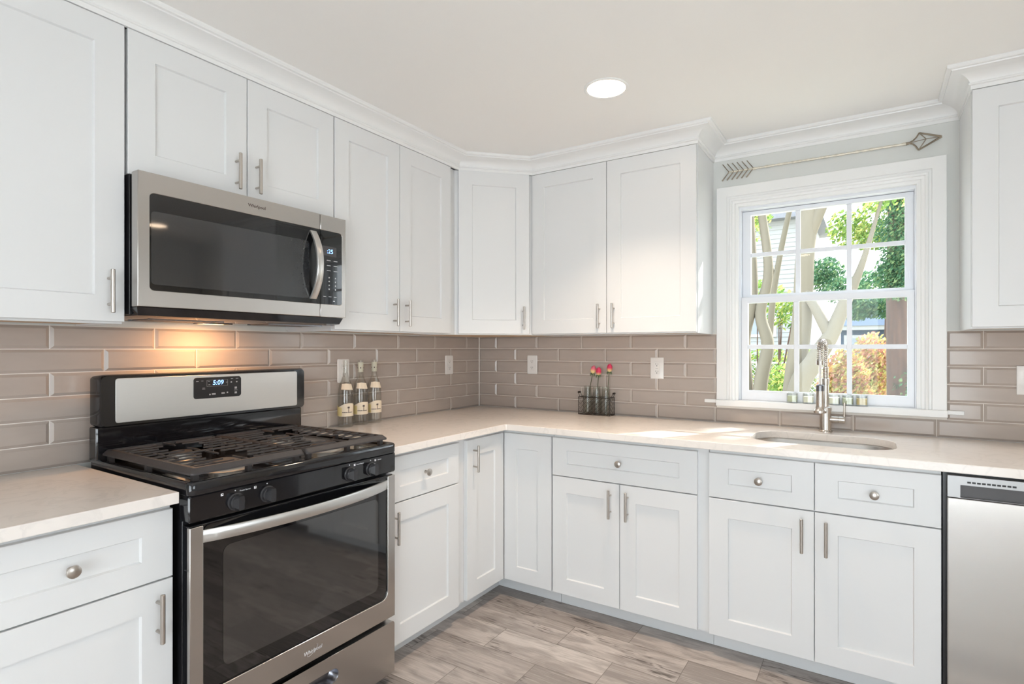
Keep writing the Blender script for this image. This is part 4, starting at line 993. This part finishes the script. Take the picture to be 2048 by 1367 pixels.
# smooth pale multi-trunk tree close to the window
tree('pale_tree', 'smooth pale multi-trunk tree close outside the window, forking behind the faucet', 'tree', (62, 125, gz),
     [([(60, 122, gz), (63, 121, 30), (70, 120, 47), (75, 120, 56), (79.5, 120, 68), (82.5, 121, 75), (86, 123, 86), (92, 129, 110)], 4.6, .4),
      ([(58, 128, gz), (61, 127, 30), (64.5, 126, 60), (66, 125, 90), (69, 126, 120), (70, 128, 165)], 4.0, 3.0),
      ([(75, 120, 55), (70, 121, 66), (66, 124, 74), (65, 126, 84)], 2.2, 1.1),
      ([(66, 125, 92), (74, 124, 112), (82, 126, 135), (90, 130, 170)], 2.4, 1.2)],
     'bark_pale', [((92, 132, 112), (16, 14, 10)), ((105, 150, 120), (22, 20, 12)), ((80, 150, 128), (18, 20, 10)), ((86, 140, 150), (26, 20, 14))], 'leaf_green', 1300, 1.6)
tree('pale_tree', 'smooth pale twin-trunk tree at the left edge of the window view', 'tree', (44, 135, gz),
     [([(42, 135, gz), (42, 135, 30), (41, 135, 55), (44, 136, 75), (42, 137, 120), (42, 140, 165)], 3.4, 2.6),
      ([(46, 133, gz), (48, 133, 32), (51, 134, 52), (48, 135, 66), (51, 136, 85), (47, 138, 120), (46, 140, 160)], 3.2, 1.3)],
     'bark_pale', [((34, 150, 92), (9, 8, 22)), ((42, 152, 112), (9, 8, 14))], 'leaf_green', 420, 1.5)
tree('thin_tree', 'thin leaning grey tree trunk in front of the white house', 'tree', (40, 190, gz),
     [([(40, 190, gz), (44, 190, 60), (48, 190, 95), (57, 192, 140), (66, 194, 175)], 1.8, 1.0), ([(46, 190, 85), (40, 191, 120), (38, 192, 150)], 1.0, .6)], 'bark_pale', None, None, 0, 0)
tree('ivy_tree', 'rough brown tree trunk with ivy at its foot, right in the window', 'tree', (100, 195, gz),
     [([(100, 195, gz), (99.5, 195, 20), (99, 195, 60), (99, 195, 95), (100, 196, 150), (101, 198, 200)], 5.6, 4.6)],
     'bark_brown', [((101, 191, 8), (9, 6, 34)), ((104, 193, 30), (5, 4, 14)), ((98, 190, 86), (9, 6, 13)), ((99, 184, 84), (11, 4, 12)), ((99, 184, 104), (11, 5, 14)), ((100, 186, 126), (12, 6, 14))], 'leaf_dark', 5200, 1.2)
tree('evergreen_tree', 'dark green bushy tree behind the window, top right', 'tree', (120, 300, gz),
     [([(120, 300, gz), (121, 300, 90), (122, 300, 170)], 4, 2)], 'bark_brown',
     [((97, 265, 90), (20, 16, 9)), ((122, 275, 98), (22, 16, 12)), ((74, 290, 88), (14, 12, 9)), ((80, 285, 76), (10, 12, 8)), ((93, 285, 76), (12, 12, 7)), ((150, 300, 110), (30, 25, 25)), ((62, 300, 100), (12, 10, 12))], 'leaf_dark', 5200, 1.7)
tree('yellow_green_tree', 'tall airy yellow-green tree, upper right of the window view', 'tree', (100, 420, gz),
     [([(100, 420, gz), (102, 420, 120), (108, 420, 280)], 5, 2), ([(101, 420, 150), (122, 415, 210), (140, 410, 240)], 2.4, 1)], 'bark_brown',
     [((100, 405, 165), (22, 24, 16)), ((88, 400, 140), (14, 18, 12)), ((72, 410, 150), (16, 20, 16)), ((112, 400, 145), (12, 16, 12)), ((60, 400, 178), (14, 16, 10)), ((20, 420, 190), (12, 15, 16)), ((2, 400, 170), (9, 12, 12)), ((110, 405, 235), (45, 24, 22))], 'leaf_green', 3600, 2.6)
# canopy overhead that dapples the sun
tree('shade_tree', 'large leafy tree shading the house to the right of the window', 'tree', (220, 260, gz),
     [([(220, 260, gz), (222, 262, 120), (215, 255, 240)], 9, 5)], 'bark_brown',
     [((190, 210, 210), (60, 45, 45)), ((240, 250, 250), (70, 60, 50)), ((165, 190, 190), (45, 30, 30)), ((150, 150, 165), (30, 20, 30))], 'leaf_green', 600, 4.0)
def bush(label, blobs, matn, n, size, base):
    r = thing('bush', label, 'bush', base, 0, 'bushes beyond the window')
    done(foliage(B(), [(tuple(Vector(c) - Vector(base)), q) for c, q in blobs], int(n * 1.9), size * .68), 'foliage', matn, r, smooth=0)
    tw = B()
    for k in range(7):
        c = random.choice(blobs)[0]; p = Vector(c) - Vector(base); tw.tube([(p.x * .3, p.y * .3, 0), (p.x * .7, p.y * .7, p.z * .5), (p.x + random.uniform(-5, 5), p.y, p.z)], [.7, .5, .2], 5)
    done(tw, 'twigs', 'bark_brown', r)
bush('red and yellow autumn bush behind the faucet', [((75, 255, 32), (12, 12, 20)), ((78, 258, 22), (12, 12, 26)), ((70, 262, 20), (12, 10, 22))], 'leaf_autumn', 3200, 2.0, (76, 257, gz))
bush('yellow and green bush in front of the blue house', [((106, 262, 36), (14, 12, 12)), ((111, 260, 14), (18, 12, 22)), ((102, 264, 42), (9, 10, 10))], 'leaf_autumn', 3200, 2.0, (109, 261, gz))
bush('yellow-green bush at the right edge of the window view', [((116, 222, 20), (7, 9, 30))], 'leaf_green', 700, 1.9, (116, 222, gz))
bush('low dark green ivy bush at the foot of the brown tree', [((90, 225, 8), (14, 8, 16)), ((80, 226, 6), (10, 8, 14))], 'leaf_dark', 1500, 1.6, (86, 226, gz))
bush('bright green bush beside the pale twin trunks', [((52, 165, 24), (6, 8, 22)), ((50, 170, 30), (6, 6, 14))], 'leaf_green', 700, 1.5, (51, 166, gz))
bush('reddish leaf bush by the chain-link fence', [((46, 215, 10), (9, 10, 20)), ((50, 220, 26), (8, 8, 18))], 'leaf_autumn', 900, 1.8, (48, 218, gz))
bush('pale green foliage at the lower left of the upper panes', [((22, 220, 92), (10, 14, 16)), ((30, 240, 82), (18, 12, 10)), ((45, 250, 74), (14, 12, 12))], 'leaf_green', 800, 2.2, (30, 235, gz))
bush('tall yellow-green hedge in front of the houses', [((40, 400, 20), (26, 12, 34)), ((75, 405, 14), (26, 12, 30)), ((10, 410, 24), (24, 12, 30))], 'leaf_green', 3600, 2.8, (42, 405, gz))
bush('red-leaved shrub in front of the blue house, left of its window', [((88, 380, 44), (14, 12, 20)), ((92, 382, 20), (14, 12, 26))], 'leaf_autumn', 1700, 2.4, (90, 381, gz))
# chain-link fence
r = thing('chain_link_fence', 'grey chain-link fence between the trunks, lower left of the window view', 'fence', (20, 300, gz))
b = B()
for x in (-40, 0, 38): b.cyl((x, 0, 0), (x, 0, 68), 1.1, 8)
b.cyl((-80, 0, 67), (38, 0, 67), .7, 8)
done(b, 'fence_posts', 'fence_wire', r)
m = B(); k = -67
while k < 118:
    for s in (1, -1):
        x0, x1 = max(k, 0), min(k + 67, 118); za, zb_ = x0 - k, x1 - k
        if s < 0: za, zb_ = 67 - za, 67 - zb_
        m.cyl((x0 - 80, .4 * s, za), (x1 - 80, .4 * s, zb_), .16, 3)
    k += 3.4
done(m, 'wire_mesh', 'fence_wire', r, smooth=0)
# white-sided house
r = thing('house', 'white-sided neighbouring house, left in the window view', 'house', (0, 560, gz))
b = B()
for k in range(44): b.rings([[(-180, -.9, k * 5), (32, -.9, k * 5), (32, 0, k * 5 + 5), (-180, 0, k * 5 + 5)], [(-180, 120, k * 5), (32, 120, k * 5), (32, 120, k * 5 + 5), (-180, 120, k * 5 + 5)]])
done(b, 'wall', 'siding_white', r, smooth=0)
done(B().plate([(-195, 220), (44, 220), (0, 262), (-150, 262)], [], lambda u, v: (u, -14, v), (0, 150, 0)), 'roof', 'roof_grey', r, smooth=0)
for x in (-90, -20):
    f = done(B().box(x - 18, x + 18, -3, 0, 90, 150), 'window', 'trim_paint', r); done(B().box(x - 15, x + 15, -3.2, -2.9, 93, 147), 'pane', 'house_glass', f)
# blue-grey house
r = thing('house', 'low blue-grey neighbouring house, right in the window view', 'house', (112, 520, gz))
b = B()
for k in range(19): b.rings([[(-50, -.9, k * 5), (90, -.9, k * 5), (90, 0, k * 5 + 5), (-50, 0, k * 5 + 5)], [(-50, 120, k * 5), (90, 120, k * 5), (90, 120, k * 5 + 5), (-50, 120, k * 5 + 5)]])
done(b, 'wall', 'siding_blue', r, smooth=0)
done(B().box(-58, 98, -10, 130, 95, 99), 'fascia', 'siding_white', r)
done(B().rings([[(-60, -12, 99), (100, -12, 99), (100, 132, 99), (-60, 132, 99)], [(-40, 55, 138), (80, 55, 138), (80, 65, 138), (-40, 65, 138)]]), 'roof', 'siding_blue', r, smooth=0)
for x in (-34, 62):
    f = done(B().box(x - 13, x + 13, -4, 0, 62, 90), 'window', 'siding_white', r); done(B().box(x - 10, x + 10, -4.2, -3.9, 65, 87), 'pane', 'house_glass', f)
